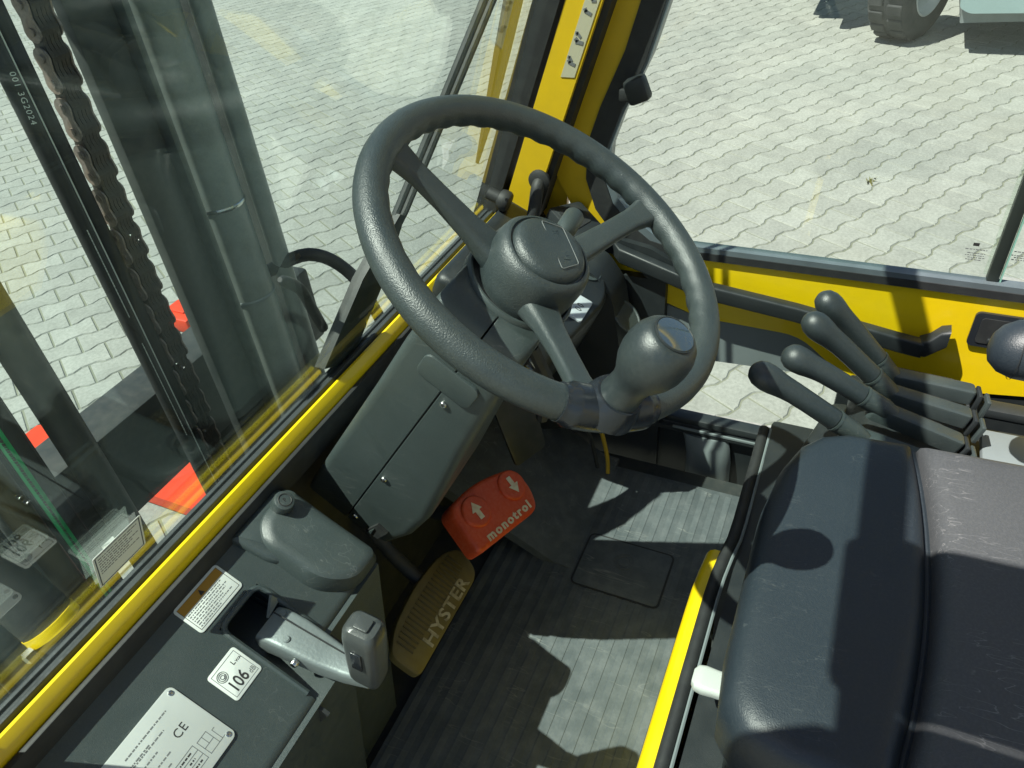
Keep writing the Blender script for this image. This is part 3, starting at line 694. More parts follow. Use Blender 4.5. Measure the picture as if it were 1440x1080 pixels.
rb.build('pedal_ribs', mat('pedal_rib_yellow_bounce', (.10, .082, .03), .55, var=(30, .5, (.05, .045, .025))), bp_)  # rib colour carries the same yellow bounce light as the pad
text('pedal_lettering', 'HYSTER', .026, MB @ T(0, -.020, .0040), mat('worn_letter', (.46, .43, .3), .6, var=(90, .75, (.16, .13, .05))), bp_, ext=.0012, sx=1.25, spacing=1.08, bold=.0006)
B().tube([(-.03, .22, 1.06), (-.02, .28, 1.10), (-.01, .335, 1.16)], .011, 10).build('pedal_arm', DARKM, bp_)

dp = thing('direction_pedal', (.1, .15, 1.1), 'red direction pedal with two arrow pads and the word monotrol', 'pedal')
MRo = frame((.093, .158, 1.136), (1, 0, 0), (0, .8, .6), (0, -.6, .8)) @ Matrix.Rotation(R(-17), 4, 'Z') @ Matrix.Scale(1.08, 4)
rp = rpoly([(-.070, -.036), (.058, -.040), (.074, -.006), (.066, .030), (.0, .046), (-.066, .038)], [.01, .014, .02, .014, .05, .014], 6)
rings = []
for ins, h in ((0, -.03), (-.001, -.006), (.0, .001), (.003, .0042), (.007, .005)): rings.append([(x, y, h) for x, y in inset(rp, ins)])
B().loft(rings, True, False, MRo).build('pedal_body', REDPED, dp)
for cx, cy, up_ in ((-.034, .012, 1), (.044, .010, -1)):
    pad = B().lathe([(.0235, .0045), (.0235, .0065), (.0222, .0085), (.0205, .0092), (.016, .0088), (.003, .0088)], MRo @ T(cx, cy, 0), 32).build('arrow_pad', REDPED, dp)
    ar = [(-.0038, -.013), (.0038, -.013), (.0038, .000), (.0095, .000), (0, .014), (-.0095, .000), (-.0038, .000)]
    if up_ < 0: ar = [(-x, -y) for x, y in ar]
    M = MRo @ T(cx, cy, 0)
    B().prism(ar, M, .009, .0098).build('arrow', CREAM, pad)
text('pedal_lettering', 'monotrol', .0175, MRo @ T(.002, -.0265, .0052), CREAM, dp, ext=.0004, sx=1.12, spacing=1.28, bold=.0007)
B().tube([(.10, .18, 1.12), (.11, .26, 1.06), (.11, .33, 1.05)], .013, 10).build('pedal_arm', DARKM, dp)

# ------------------------------------------------------------------ instrument panel on the right
ip = thing('instrument_panel', (.28, .2, 1.35), 'dark instrument panel with grey hour meter to the right of the steering hub', 'instrument panel')
MI = frame((.40, .13, 1.352), (1, 0, 0), (0, .9, .436), (0, -.436, .9))
rings = []
for ins, h in ((0, -.10), (0, -.012), (.003, -.004), (.009, 0)):
    rings.append([(x, y, h) for x, y in rpoly(inset([(-.13, -.035), (.03, -.055), (.105, .0), (.13, .19), (-.15, .19)], ins), [.03, .05, .04, .02, .02], 5)])
B().loft(rings, True, False, MI).build('panel_body', PL2, ip)
hm = B().prism(rrect(-.075, -.018, -.034, -.006, .004, 3), MI, -.001, .0035, .001).build('hour_meter', GAUGE, ip)
text('meter_digits', '0 0', .017, MI @ T(-.046, -.020, .0036), INK, hm, sx=.8)
B().lathe([(.022, 0), (.022, .003), (.018, .004), (.016, .002)], MI @ T(.05, .0, 0), 30).build('speaker_ring', PL, ip)
B().lathe([(.034, 0), (.034, .002), (.030, .003), (.028, .001)], frame((.47, .07, 1.262), (1, 0, 0), (0, .7, .7), (0, -.7, .7)), 30).build('round_cover', PL, ip)
B().prism(rpoly([(.085, 1.31), (.07, 1.20), (.10, 1.02), (.30, .95), (.30, 1.36), (.12, 1.36)], .015, 3), pyz(.44), 0, .075).build('side_bin', PL2, ip)
# black box, grommets and wiring at the pillar foot
pf = thing('heater_box', (.47, .2, 1.4), 'black plastic box tucked at the foot of the right pillar', 'box')
MX = frame((.512, .178, 1.408), (.94, -.34, 0), (.3, .83, .47), (-.16, -.44, .88))
B().prism(rpoly([(-.035, -.038), (.030, -.042), (.036, .022), (-.030, .040)], .008, 4), MX, -.08, .012, .005).build('box_lid', PL2, pf)
B().prism(rrect(-.022, .018, -.022, .022, .005, 3), MX, .0121, .0135).build('box_recess', RUB, pf)
hz = thing('pillar_hose', (.495, .27, 1.45), 'black ribbed hose leaving a grommet at the foot of the right pillar', 'hose')
B().tube(smoothp([(.518, .236, 1.475), (.500, .236, 1.465), (.488, .242, 1.42), (.478, .26, 1.36), (.47, .28, 1.29)]), .011, 12).build('hose_run', RUB, hz)
B().lathe([(.019, 0), (.019, .006), (.013, .010)], frame((.514, .236, 1.475), (0, 1, 0), (0, 0, 1), (-1, 0, 0)), 20).build('grommet', RUB, hz)
kb = thing('windshield_latch', (.46, .33, 1.45), 'round black latch knob at the lower right corner of the windshield', 'latch')
MK2 = frame((.478, .298, 1.452), (1, 0, 0), (0, math.sin(WT), -math.cos(WT)), (0, -math.cos(WT), -math.sin(WT)))
B().lathe([(.011, -.02), (.011, .0), (.0165, .002), (.018, .008), (.018, .016), (.0155, .02), (.004, .021)], MK2, 20).build('latch_knob', RUB, kb)
B().box((.49, .298, 1.425), (.022, .02, .05), .005).build('latch_body', RUB, kb)
# clutter under the panel: bracket, cable, steering valve
bk = thing('steel_bracket', (.2, .2, 1.2), 'dark steel bracket with a bolt hole behind the red pedal', 'bracket')
B().prism(rpoly([(-.035, -.10), (.03, -.10), (.045, .02), (.05, .075), (-.03, .07)], .008, 3), frame((.235, .19, 1.22), (.88, -.45, .1), (.1, .35, .93), (-.45, -.82, .35)), 0, .006, .001).build('bracket_plate', DARKM, bk)
B().lathe([(.010, .0), (.010, .005), (.0045, .006), (.0045, .001)], frame((.272, .165, 1.275), (1, 0, 0), (0, .6, .8), (-.3, -.8, .5)), 16).build('bolt_eye', CHROME, bk)
cb = thing('yellow_cable', (.4, .1, .95), 'thin yellow cable hanging below the instrument panel', 'cable')
B().tube(smoothp([(.35, .14, 1.18), (.40, .125, 1.12), (.435, .11, 1.03), (.44, .095, .945), (.43, .09, .905)]), .0042, 8).build('cable_run', CABLEY, cb)
B().tube([(.34, .15, 1.17), (.39, .135, 1.10), (.42, .12, 1.0), (.425, .11, .92)], .0038, 8).build('cable_twin', RUB, cb)

# ------------------------------------------------------------------ right door
door = thing('cab_door', (.56, -.3, ZF), 'yellow right cab door with sliding window, black grab rail and latch', 'cab door')
XD = .556
pan = [(.14, 1.283), (-.04, 1.226), (-.21, 1.222), (-.29, 1.156), (-.34, 1.148), (-.80, 1.215), (-.80, 1.352), (.02, 1.347), (.08, 1.352), (.14, 1.33)]
B().prism(rpoly(pan, [.01, .01, .03, .02, .02, .005, .005, .005, .02, .005], 4)[::-1], pyz(XD), 0, .035).build('door_panel', YEL, door)
# black seal round the window and glass
inner = [(-.80, 1.363), (.005, 1.358), (.055, 1.368), (.092, 1.395), (.122, 1.43), (.136, 1.47), (.132, 1.52), (.112, 1.575), (.072, 1.66), (.044, 1.746), (wy(zt)-.165+.03, zt)]
outer = [(-.80, 1.350), (.018, 1.345), (.075, 1.350), (.118, 1.37), (.152, 1.415), (.168, 1.468), (.164, 1.53), (.142, 1.59), (.103, 1.675), (.075, 1.76), (wy(zt)-.130+.03, zt)]
def band(a, c, x, th, nm, m_):
    b = B(); bm = b.bm; A0 = [bm.verts.new((x, y, z)) for y, z in a]; C0 = [bm.verts.new((x, y, z)) for y, z in c]
    A1 = [bm.verts.new((x+th, y, z)) for y, z in a]; C1 = [bm.verts.new((x+th, y, z)) for y, z in c]
    for i in range(len(a)-1):
        bm.faces.new((A0[i], A0[i+1], C0[i+1], C0[i])); bm.faces.new((A1[i], C1[i], C1[i+1], A1[i+1]))
        bm.faces.new((A0[i], A1[i], A1[i+1], A0[i+1])); bm.faces.new((C0[i], C0[i+1], C1[i+1], C1[i]))
    return b.build(nm, m_, door, 50)
band(inner, outer, XD-.006, .028, 'window_seal', RUB)
lip_in = [(y-.009 if i > 1 else y, z+.009) for i, (y, z) in enumerate(inner)]
band(lip_in, inner, XD-.004, .02, 'seal_lip', mat('sill_grey', (.13, .16, .175), .32, var=(25, .5, (.08, .1, .11))))
fr_i = outer[1:]
fr_o = [(.02, 1.300), (.09, 1.312), (.142, 1.345), (.190, 1.40), (wy(1.468)-.080, 1.468)] + [(wy(z)-.080, z) for y, z in outer[6:]]
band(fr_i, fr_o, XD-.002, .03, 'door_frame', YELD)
gp_ = [(y-.004, z+.003) for y, z in inner[1:]]
B().prism([(-.465, 1.376)] + gp_ + [(-.465, zt)], pyz(XD+.006), 0, .005).build('front_window_pane', GLASSD, door)
B().prism([(-.80, 1.376), (-.4435, 1.376), (-.4435, zt), (-.80, zt)], pyz(XD+.014), 0, .005).build('rear_window_pane', GLASSD, door)
B().box((XD+.011, -.456, 1.78), (.012, .016, .82), .002).build('window_divider', mat('divider_grey', (.035, .045, .038), .4), door)
B().box((XD+.009, -.4665, 1.78), (.006, .002, .82)).build('glass_edge', mat('glass_edge_green', (.25, .5, .4), .2), door)
# glass marks
def glassmark(y0):
    Mg = frame((XD+.0055, y0, 1.392), (0, -1, 0), (0, 0, 1), (-1, 0, 0))
    fineprint('glass_mark', Mg, [(-.016, .012, .026), (-.012, .012, .020), (-.014, .010, .0165), (-.010, .012, .013), (-.012, .008, .0095)], door, INKB, .0014)
    B().box((-.004, .034, .0001), (.008, .005, .0002), M=Mg).build('glass_emblem', INK, door)
glassmark(-.425)
Mg = frame((XD+.0135, -.485, 1.392), (0, -1, 0), (0, 0, 1), (-1, 0, 0))
fineprint('glass_mark', Mg, [(-.014, .016, .026), (-.016, .014, .020), (-.012, .014, .0165), (-.014, .012, .013)], door, INKB, .0014)
# grab rail
rr_ = []
for y, z, xo in ((.118, 1.352, .0), (.10, 1.347, -.018), (-.05, 1.303, -.022), (-.20, 1.287, -.022), (-.36, 1.262, -.022), (-.392, 1.257, -.02)):
    rr_.append([(XD-.008+xo+a, y, z+c) for a, c in rrect(-.010, .010, -.014, .014, .004, 3)])
gr_ = B().loft(rr_).build('grab_rail', PL2, door)
B().loft([[(XD-.024+a, y, z+c) for a, c in rrect(-.013, .013, -s, s, .005, 3)] for y, z, s in ((-.385, 1.258, .013), (-.398, 1.262, .017), (-.410, 1.276, .019), (-.422, 1.284, .015))]).build('rail_end', PL2, gr_)
B().prism(rpoly([(.16, 1.345), (.08, 1.335), (.06, 1.305), (.045, 1.297), (.03, 1.30), (.01, 1.325), (.0, 1.335), (.05, 1.36), (.14, 1.375)], .006, 2)[::-1], pyz(XD-.018), 0, .016).build('rail_bracket', PL2, gr_)
# latch
lt = B().prism(rrect(-.545, -.450, 1.262, 1.322, .008, 4), pyz(XD-.006), 0, .005).build('latch_frame', GLOSSB, door)
B().prism(rrect(-.537, -.460, 1.270, 1.314, .005, 3), pyz(XD-.0075), 0, .002).build('latch_recess', RUB, lt)
B().box((XD-.009, -.50, 1.277), (.006, .05, .008), .002).build('latch_pull', PL2, lt)
# lower half of the door: grey panel, glazed opening, bottom sill
B().prism([(.16, 1.276), (-.04, 1.223), (-.215, 1.219), (-.30, 1.15), (-.30, 1.146), (-.05, 1.131), (.16, 1.16)][::-1], pyz(XD+.004), 0, .03).build('mid_panel', GREYST, door)
B().prism([(-.29, 1.150), (-.80, 1.208), (-.80, .7), (-.29, .7)], pyz(XD+.004), 0, .03).build('rear_panel', PL2, door)
B().prism([(.02, .99), (-.30, .998), (-.30, 1.147), (-.045, 1.133), (.02, 1.14)], pyz(XD+.015), 0, .005).build('lower_window_pane', GLASSD, door)
sill = B(); sill.box((XD+.004, -.14, .981), (.03, .44, .016), .004); sill.box((XD-.008, -.14, .962), (.02, .44, .012), .004)
sill.build('lower_sill', PL2, door)
B().box((XD-.0175, -.10, .9695), (.004, .18, .004)).build('sill_strip', GREYST, door)
B().box((XD+.012, -.14, .82), (.03, .46, .28)).build('kick_panel', PL2, door)
B().loft([[(XD-.012+.022*math.cos(R(a_))*-1*s, y0+.045*math.sin(R(a_)), z) for a_ in range(-90, 271, 30)] for z, s, y0 in ((.70, 1, -.09), (.90, 1, -.085), (.935, .9, -.08), (.955, .4, -.075))]).build('moulded_bulge', GREYST, door)
B().box((XD-.002, .19, 1.05), (.03, .34, .5)).build('front_side_panel', PL2, door)
B().prism([(.20, 1.29), (.36, 1.29), (.36, 1.42), (.27, 1.42)], pyz(XD-.004), 0, .03).build('corner_panel', PL2, door)
# small handle outside the window
hk = B().box((XD-.022, .078, 1.625), (.024, .034, .038), .006, 2, rot=Matrix.Rotation(R(-22), 3, 'X')).build('window_catch', PL2, door)
B().box((XD-.006, .10, 1.612), (.02, .02, .02), .004).build('catch_base', RUB, hk)

# ------------------------------------------------------------------ engine hood under the seat
hood = thing('engine_hood', (0, -.4, ZF), 'yellow engine hood edge with black trim under the driver seat', 'engine hood')
def hood_y(x): return -.158-.010*max(0, (x-.02)/.12)**2
rg = []
for k in range(15):
    x = -.36+.47*k/14; dy = hood_y(x)+.158; zt_ = 1.150+.012*math.cos((x+.1)*4)
    rg.append([(x, y+dy, z) for y, z in ((-.153, ZF), (-.153, zt_-.03), (-.155, zt_-.010), (-.159, zt_-.002), (-.165, zt_+.002), (-.176, zt_+.002), (-.18, ZF))])
B().loft(rg).build('hood_front', YEL, hood)
tr = []; dk = []
for k in range(22):
    x = -.36+.74*k/21; dy = max(-.012, hood_y(min(x, .14))+.158)
    zt_ = 1.150+.012*math.cos((min(x, .3)+.1)*4)
    tr.append((x, -.181+dy, zt_+.004))
B().tube(tr, .0085, 10).build('hood_trim', RUB, hood)
B().tube([(x, y-.010, z+.003) for x, y, z in tr], .0022, 6).build('trim_bead', GREYST, hood)
B().prism(rpoly([(-.37, -.196), (.12, -.200), (.40, -.200), (.40, -.80), (-.37, -.80)], .01, 2)[::-1], frame((0, 0, 1.158), (1, 0, 0), (0, 1, 0), (0, 0, 1)), -.25, 0).build('seat_deck', PL2, hood)
# seat position lever
sv = thing('seat_lever', (-.12, -.21, 1.2), 'pale grey seat adjusting lever sticking out under the seat front', 'seat lever')
B().loft([[(-.119+a, y, 1.222+c) for a, c in rrect(-.016*s, .016*s, -.008*s, .008*s, .006*s, 4)] for y, s in ((-.30, .8), (-.215, .95), (-.203, 1), (-.195, .9), (-.191, .55))]).build('lever_tab', SWL, sv)

# ------------------------------------------------------------------ driver seat
seat = thing('driver_seat', (0, -.4, 1.16), 'black vinyl driver seat cushion with piped seam and worn scratches', 'seat')
def pillow(name, outl, zt_, crown, depth, m_=SEAT):
    b = B(); rings = []
    P = outl
    xs = [p[0] for p in P]; ys = [p[1] for p in P]; cx, cy = (min(xs)+max(xs))/2, (min(ys)+max(ys))/2; hx, hy = (max(xs)-min(xs))/2, (max(ys)-min(ys))/2
    for ins, h in ((.012, -depth), (.0, -depth*.6), (-.001, -.048), (.0005, -.026), (.004, -.013), (.010, -.0055), (.018, -.0015), (.028, 0), (.055, crown*.5), (.085, crown)):
        rings.append([(cx+(x-cx)*(1-ins/hx), cy+(y-cy)*(1-ins/hy), zt_+h) for x, y in P])
    b.loft(rings, True)
    return b.build(name, m_, seat, 60)
def curve_y(x, y0, bow): return y0+bow*(1-(x/.22)**2)
# front section: nose rounded, rear edge bows backwards
fo = []
N = 14
for k in range(N+1):
    x = -.232+.44*k/N; fo.append((x, -.372-.022*(1-((x+.01)/.22)**2)))
front = fo + [(.204, -.30)] + [(.19, -.268), (.165, -.247), (.12, -.231)] + [(x, -.221-.006*abs(x)) for x in (.05, -.05, -.14)] + [(-.20, -.228), (-.225, -.25), (-.235, -.29)]
pillow('front_cushion', front, 1.345, .004, .13)
ro = [(x, y-.004) for x, y in fo]
rear = [(-.232, -.72), (.205, -.72), (.215, -.55), (.210, -.43)] + ro[::-1] + [(-.235, -.5)]
pillow('rear_cushion', rear, 1.347, .004, .12, SEATR)
B().tube([(x, y-.002, 1.319) for x, y in fo], .0045, 8).build('seam_piping', SEAT, seat)
B().box((-.01, -.47, 1.2), (.40, .46, .09), .01).build('seat_base', PL2, seat)

# ------------------------------------------------------------------ lever console and hydraulic levers
con = thing('lever_console', (.36, -.4, 1.2), 'grey lever console between the driver seat and the right door', 'console')
B().prism(rpoly([(.222, -.225), (.44, -.28), (.46, -.80), (.222, -.80)], .015, 3)[::-1], frame((0, 0, 1.190), (1, 0, 0), (0, 1, 0), (0, 0, 1)), -.3, 0, .006).build('console_body', PL2, con)
B().prism(rpoly([(-.30, 1.19), (-.33, 1.235), (-.46, 1.235), (-.46, 1.19)], .008, 2)[::-1], pyz(.235), 0, .22).build('lever_gate', PL2, con)
B().box((.36, -.545, 1.212), (.10, .13, .014), .006).build('console_tray', GREYST, con)
B().box((.50, -.55, 1.185), (.03, .5, .02), .006).build('console_edge', PL2, con)
desc = ['nearest the seat', 'second from the seat', 'third from the seat', 'nearest the door']
LV = [((.232, -.185, 1.390), (.242, -.286, 1.324)), ((.285, -.216, 1.387), (.295, -.313, 1.331)), ((.345, -.235, 1.404), (.355, -.324, 1.321)), ((.400, -.247, 1.405), (.410, -.330, 1.311))]
for k, (kp, ep) in enumerate(LV):
    kp = Vector(kp); ep = Vector(ep); kp = kp+(ep-kp).normalized()*.014; d = (ep-kp)
    lv = thing('hydraulic_lever', tuple(ep), 'black hydraulic lever with rounded grip, '+desc[k], 'lever', 'hydraulic control levers')
    L_ = d.length; du = d.normalized()
    side = du.cross(Vector((0, 0, 1))).normalized(); nn = side.cross(du).normalized()
    pts = []; rads = []
    for f, r_, o_ in ((-.034, .003, -.009), (-.0325, .009, -.009), (-.027, .0165, -.0095), (-.017, .0212, -.010), (-.004, .0224, -.010), (.008, .0214, -.0095), (.018, .0198, -.0088), (.030, .0185, -.0078), (.045, .0177, -.0068), (.075, .0172, -.0065), (.11, .0170, -.0065), (.125, .0170, -.0065)):
        pts.append(kp+du*((f+.004)*L_/.131)+nn*o_); rads.append(r_*.84)
    B().tube(pts, rads, 16).build('grip', KNOBM, lv, 60)
    q = kp+du*L_+nn*-.0065
    B().tube([q, q+du*.0035], .0152, 16).build('collar', PL, lv)
    B().tube([q+du*.0035, q+du*.035, q+du*.05], [.0145, .0138, .0105], 14).build('sleeve', PL, lv)
    # flat arm running back to the linkage
    a0 = q+du*.028; a1 = Vector((a0.x+.012, a0.y-.105, 1.272))
    ad = (a1-a0).normalized(); sd = ad.cross(Vector((0, 0, 1))).normalized(); ud = sd.cross(ad)
    M = frame(a0, ad, sd, ud)
    B().prism(rrect(-.01, .118, -.0125, .0125, .006, 4), M, -.018, .004, .0035).build('flat_arm', PL, lv)
    B().prism(rrect(.0, .09, -.0155, -.0135, .0008, 1), M, -.02, .001).build('arm_groove', RUB, lv)
    B().box((.124, 0, -.014), (.006, .026, .030), .002, M=M).build('link_plate', PL2, lv)
    B().box((.137, .004, -.020), (.006, .024, .030), .002, M=M).build('link_plate', PL, lv)
ag = thing('armrest', (.3, -.5, 1.45), 'rounded black armrest end at the right edge beside the levers', 'armrest')
B().tube([(.300, -.428, 1.430), (.300, -.431, 1.430), (.300, -.440, 1.430), (.301, -.455, 1.431), (.302, -.48, 1.433), (.302, -.60, 1.44), (.302, -.72, 1.445)], [.008, .018, .028, .035, .038, .039, .039], 24).build('armrest_pad', SEAT, ag, 60)
B().tube([(.30, -.455, 1.431), (.30, -.456, 1.431)], [.0358, .0358], 24, caps=False).build('pad_seam', RUB, ag)
B().box((.302, -.66, 1.33), (.04, .05, .2), .01).build('armrest_post', PL2, ag)

# ------------------------------------------------------------------ windshield wiper (outside)
wp = thing('windshield_wiper', (.02, .36, 1.45), 'black windshield wiper with twin arm rods resting across the right half of the glass', 'wiper')
def wpt(x, z, off=.04): return Vector((x, wy(z)+off, z))
for dx in (-.017, .013):
    B().tube([wpt(.08+dx, 1.49, .02), wpt(.165+dx, 1.575, .02), wpt(.232+dx, 1.68, .02), wpt(.308+dx, 1.80, .02), wpt(.44+dx, 2.02, .02)], .0052, 8).build('arm_rod', DARKM, wp)
B().loft([[Vector((x, wy(z)+.02+d_, z)) for x, z, d_ in ((xa, za, -.008), (xb, zb, -.008), (xb, zb, .008), (xa, za, .008))] for xa, za, xb, zb in ((.005, 1.43, .075, 1.385), (.075, 1.53, .140, 1.495), (.15, 1.585, .165, 1.575))]).build('arm_base', DARKM, wp)
B().tube(smoothp([(.055, .36, 1.455), (.03, .345, 1.505), (.0, .325, 1.555), (-.035, .315, 1.59)]), [.007]*17+[.006, .003], 10).build('washer_hose', RUB, wp)
B().tube([wpt(.436, 1.53, .030), wpt(.436, 1.60, .030), wpt(.43, 1.70, .032), wpt(.425, 1.80, .034), wpt(.42, 2.10, .036)], [.003, .008, .012, .014, .012], 6).build('blade', WBLADE, wp)

# ------------------------------------------------------------------ mast
mast = thing('forklift_mast', (0, .8, 0), 'dark grey forklift mast uprights and lift cylinder in front of the windshield', 'mast')
Z0, Z1 = .25, 2.28; H = Z1-Z0; ZC = (Z0+Z1)/2
for s in (1, -1):
    B().box((s*.203, .762, ZC), (.075, .022, H), .003).build('inner_flange', DARKM, mast)
    B().box((s*.232, .80, ZC), (.018, .06, H), .003).build('inner_web', DARKM, mast)
    B().box((s*.252, .752, ZC), (.012, .03, H), .002).build('wear_strip', mat('scuffed_steel' if s > 0 else 'scuffed_steel_b', (.10, .115, .108), .35, metal=.3, var=(40, .6, (.05, .06, .055))), mast)
    cy = B().lathe([(.046, Z0), (.046, Z1)], T(s*.335, .79, 0), 32).build('lift_cylinder', CYLM, mast)
    for zr in (1.452, 1.262):
        B().lathe([(.0468, zr-.004), (.0482, zr-.002), (.0482, zr+.002), (.0468, zr+.004)], T(s*.335, .79, 0), 32, False, False).build('band_ring', CHROME if zr > 1.4 else GREYST, cy)
    B().tube([(s*.405, .755, Z0), (s*.405, .755, 1.60), (s*.405, .755, Z1)], .018, 16).build('side_tube', CYLM, mast)
    B().box((s*.428, .80, ZC), (.024, .07, H), .004).build('outer_channel', DARKM, mast)
B().tube(smoothp([(.38, .80, 1.27), (.425, .70, 1.31), (.465, .64, 1.25), (.48, .60, 1.12)]), .013, 12).build('side_hose', RUB, mast)
B().box((0, .93, .30), (.84, .10, .14), .008).build('lower_crossmember', DARKM, mast)
B().box((0, .90, 2.2), (.84, .06, .1), .008).build('upper_crossmember', DARKM, mast)
car = thing('fork_carriage', (0, 1.0, .9), 'black carriage bar running across behind the mast hoses', 'carriage')
B().box((.02, 1.005, 1.0), (1.3, .11, .20), .008).build('upper_bar', DARKM, car)
B().box((.02, 1.02, .55), (1.3, .08, .14), .008).build('lower_bar', DARKM, car)
B().box((.30, 1.01, .78), (.06, .07, .4), .006).build('carriage_upright', DARKM, car); B().box((-.30, 1.01, .78), (.06, .07, .4), .006).build('carriage_upright', DARKM, car)
for s in (1,):
    fk = thing('fork', (s*.625, 1.1, 0), 'long red painted fork blade passing under the black carriage bar', 'fork')
    rg = [[(s*.625+x, y, z) for x, z in ((-hw_, .015), (hw_, .015), (hw_, .015+t_), (-hw_, .015+t_))] for y, hw_, t_ in ((1.09, .095, .06), (2.3, .095, .045), (2.66, .09, .02), (2.72, .06, .012))]
    B().loft(rg).build('blade', REDP, fk)
    B().box((s*.625, 1.115, .58), (.19, .05, 1.1), .006).build('shank', DARKM, fk)
rbk = thing('red_block', (1.54, 2.67, 0), 'small red block on the paving seen between chain and mast', 'block')
B().box((1.54, 2.68, .04), (.16, .2, .08), .012).build('block_body', REDP, rbk); B().box((1.54, 2.68, .084), (.06, .08, .01), .004).build('block_cap', REDP, rbk)
# lift chain
ch = thing('lift_chain', (.128, .75, .9), 'rusty leaf lift chain hanging beside the mast upright', 'chain')
def link_mesh(name, hh, th, m_):
    b = B(); prof = []
    pitch = .0318
    for k in range(13): a = R(-90+180*k/12); prof.append((hh*math.cos(a), pitch/2+hh*math.sin(a) if False else pitch/2+hh*math.sin(a)))
    pts = []
    for k in range(9): a = R(0+180*k/8); pts.append((hh*math.cos(a), pitch/2+hh*math.sin(a)))
    pts.append((-hh*.72, 0))
    for k in range(9): a = R(180+180*k/8); pts.append((hh*math.cos(a), -pitch/2+hh*math.sin(a)))
    pts.append((hh*.72, 0))
    b.prism(pts, frame((0, 0, 0), (0, 1, 0), (0, 0, 1), (1, 0, 0)), -th/2, th/2, th*.3)
    for zc in (-pitch/2, pitch/2): b.lathe([(.0055, -th/2-.002), (.0055, th/2+.002)], frame((0, 0, zc), (0, 1, 0), (0, 0, 1), (1, 0, 0)), 10)
    bm = b.bm; bmesh.ops.recalc_face_normals(bm, faces=bm.faces[:]); me = bpy.data.meshes.new(name); bm.to_mesh(me); bm.free(); me.materials.append(m_); return me
outl = link_mesh('link_plate', .0140, .0032, RUSTL)
def pack_mesh(name, hh, x0, x1, n):
    b = B(); pitch = .0318
    pts = []
    for k in range(7): a = R(180*k/6); pts.append((hh*math.cos(a), pitch/2+hh*math.sin(a)))
    pts.append((-hh*.72, 0))
    for k in range(7): a = R(180+180*k/6); pts.append((hh*math.cos(a), -pitch/2+hh*math.sin(a)))
    pts.append((hh*.72, 0))
    stp = (x1-x0)/n
    for i in range(n): b.prism(pts, frame((x0+i*stp, 0, 0), (0, 1, 0), (0, 0, 1), (1, 0, 0)), 0, stp*.86)
    bm = b.bm; bmesh.ops.recalc_face_normals(bm, faces=bm.faces[:]); me = bpy.data.meshes.new(name); bm.to_mesh(me); bm.free(); me.materials.append(RUST); return me
pk_a = pack_mesh('link_pack', .0135, -.0125, .0125, 4); pk_b = pack_mesh('link_pack', .0135, -.0145, .0145, 5)
for i in range(44):
    z = .86+i*.0318
    if z > 2.1: break
    x = .088+.038*(z-1.05)/.8
    org = ORG[ch.name]
    if i % 2 == 0:
        ob = bpy.data.objects.new('link_plate', outl); COL.objects.link(ob); ob.parent = ch; ob.location = Vector((x-.0165, .75, z))-org
        ob = bpy.data.objects.new('link_plate', outl); COL.objects.link(ob); ob.parent = ch; ob.location = Vector((x+.0165, .75, z))-org
        ob = bpy.data.objects.new('link_pack', pk_a)
    else: ob = bpy.data.objects.new('link_pack', pk_b)
    COL.objects.link(ob); ob.parent = ch; ob.location = Vector((x, .75, z))-org
# hoses in front of the cab
def hose(name, label, pts, r, m_, cat='hose'):
    h = thing(name, pts[0], label, cat, 'hydraulic hoses at the mast' if cat == 'hose' else 'steel pipes at the mast')
    run = B().tube(pts, r, 16).build('hose_run', m_, h)
    return h
h1 = hose('hydraulic_hose', 'black hydraulic hose with white print left of the lift chain', [(.051, .75, .80), (.051, .75, 1.2), (.051, .75, 2.2)], .0125, RUB)
MHz = frame((.0475, .738, 1.735), (-.06, .0, -1), (.82, -.57, -.05), (-.57, -.82, .03))
text('hose_print', '001 3G2024', .010, MHz @ T(0, 0, .0012), WHITE, h1, sx=1.1, spacing=1.2)
lineb = B().tube([(.0595, .740, .8), (.0595, .740, 2.2)], .0011, 6).build('white_line', WHITE, h1)
fineprint('hose_marks', frame((.0465, .7385, 1.35), (0, 0, -1), (.82, -.57, 0), (-.57, -.82, 0)), [(-.2, -.05, .001), (0, .2, .001)], h1, WHITE, .0016)
hose('hydraulic_hose', 'plain black hydraulic hose pressed against the printed hose', [(.0765, .755, .80), (.0765, .755, 1.2), (.0765, .755, 2.2)], .0125, RUB)
hose('steel_pipe', 'thick black pipe crossing the red fork, at the left edge', [(-.184, .6, 1.0), (-.184, .6, 1.35), (-.186, .6, 2.1)], .0215, DARKM, 'pipe')
gh = hose('hydraulic_hose', 'black hose with a green printed stripe at the left edge', [(-.246, .6, 1.0), (-.246, .6, 1.3), (-.243, .6, 2.0)], .015, RUB)
B().tube([(-.2575, .5905, 1.0), (-.2575, .5905, 1.3), (-.2545, .5905, 2.0)], .0060, 8).build('green_stripe', GREEN, gh)
fineprint('stripe_print', frame((-.2600, .5855, 1.36), (0, 0, -1), (.75, -.66, 0), (-.66, -.75, 0)), [(-.3, .3, 0.0005)], gh, INK, .0035)
hose('steel_pipe', 'brown steel pipe left of the green striped hose', [(-.278, .62, 1.0), (-.278, .62, 1.3), (-.276, .62, 2.0)], .017, BROWN, 'pipe')
tc_ = thing('tilt_cylinder', (-.33, .6, 1.1), 'dark tilt cylinder with a yellow clamp behind the lower left corner of the windshield', 'cylinder')
B().tube([(-.335, .5, 1.05), (-.335, .62, 1.25), (-.335, .74, 1.45)], .035, 20).build('barrel', DARKM, tc_)
B().tube([(-.335, .585, 1.195), (-.335, .592, 1.207)], .0362, 20).build('clamp_band', YEL, tc_)
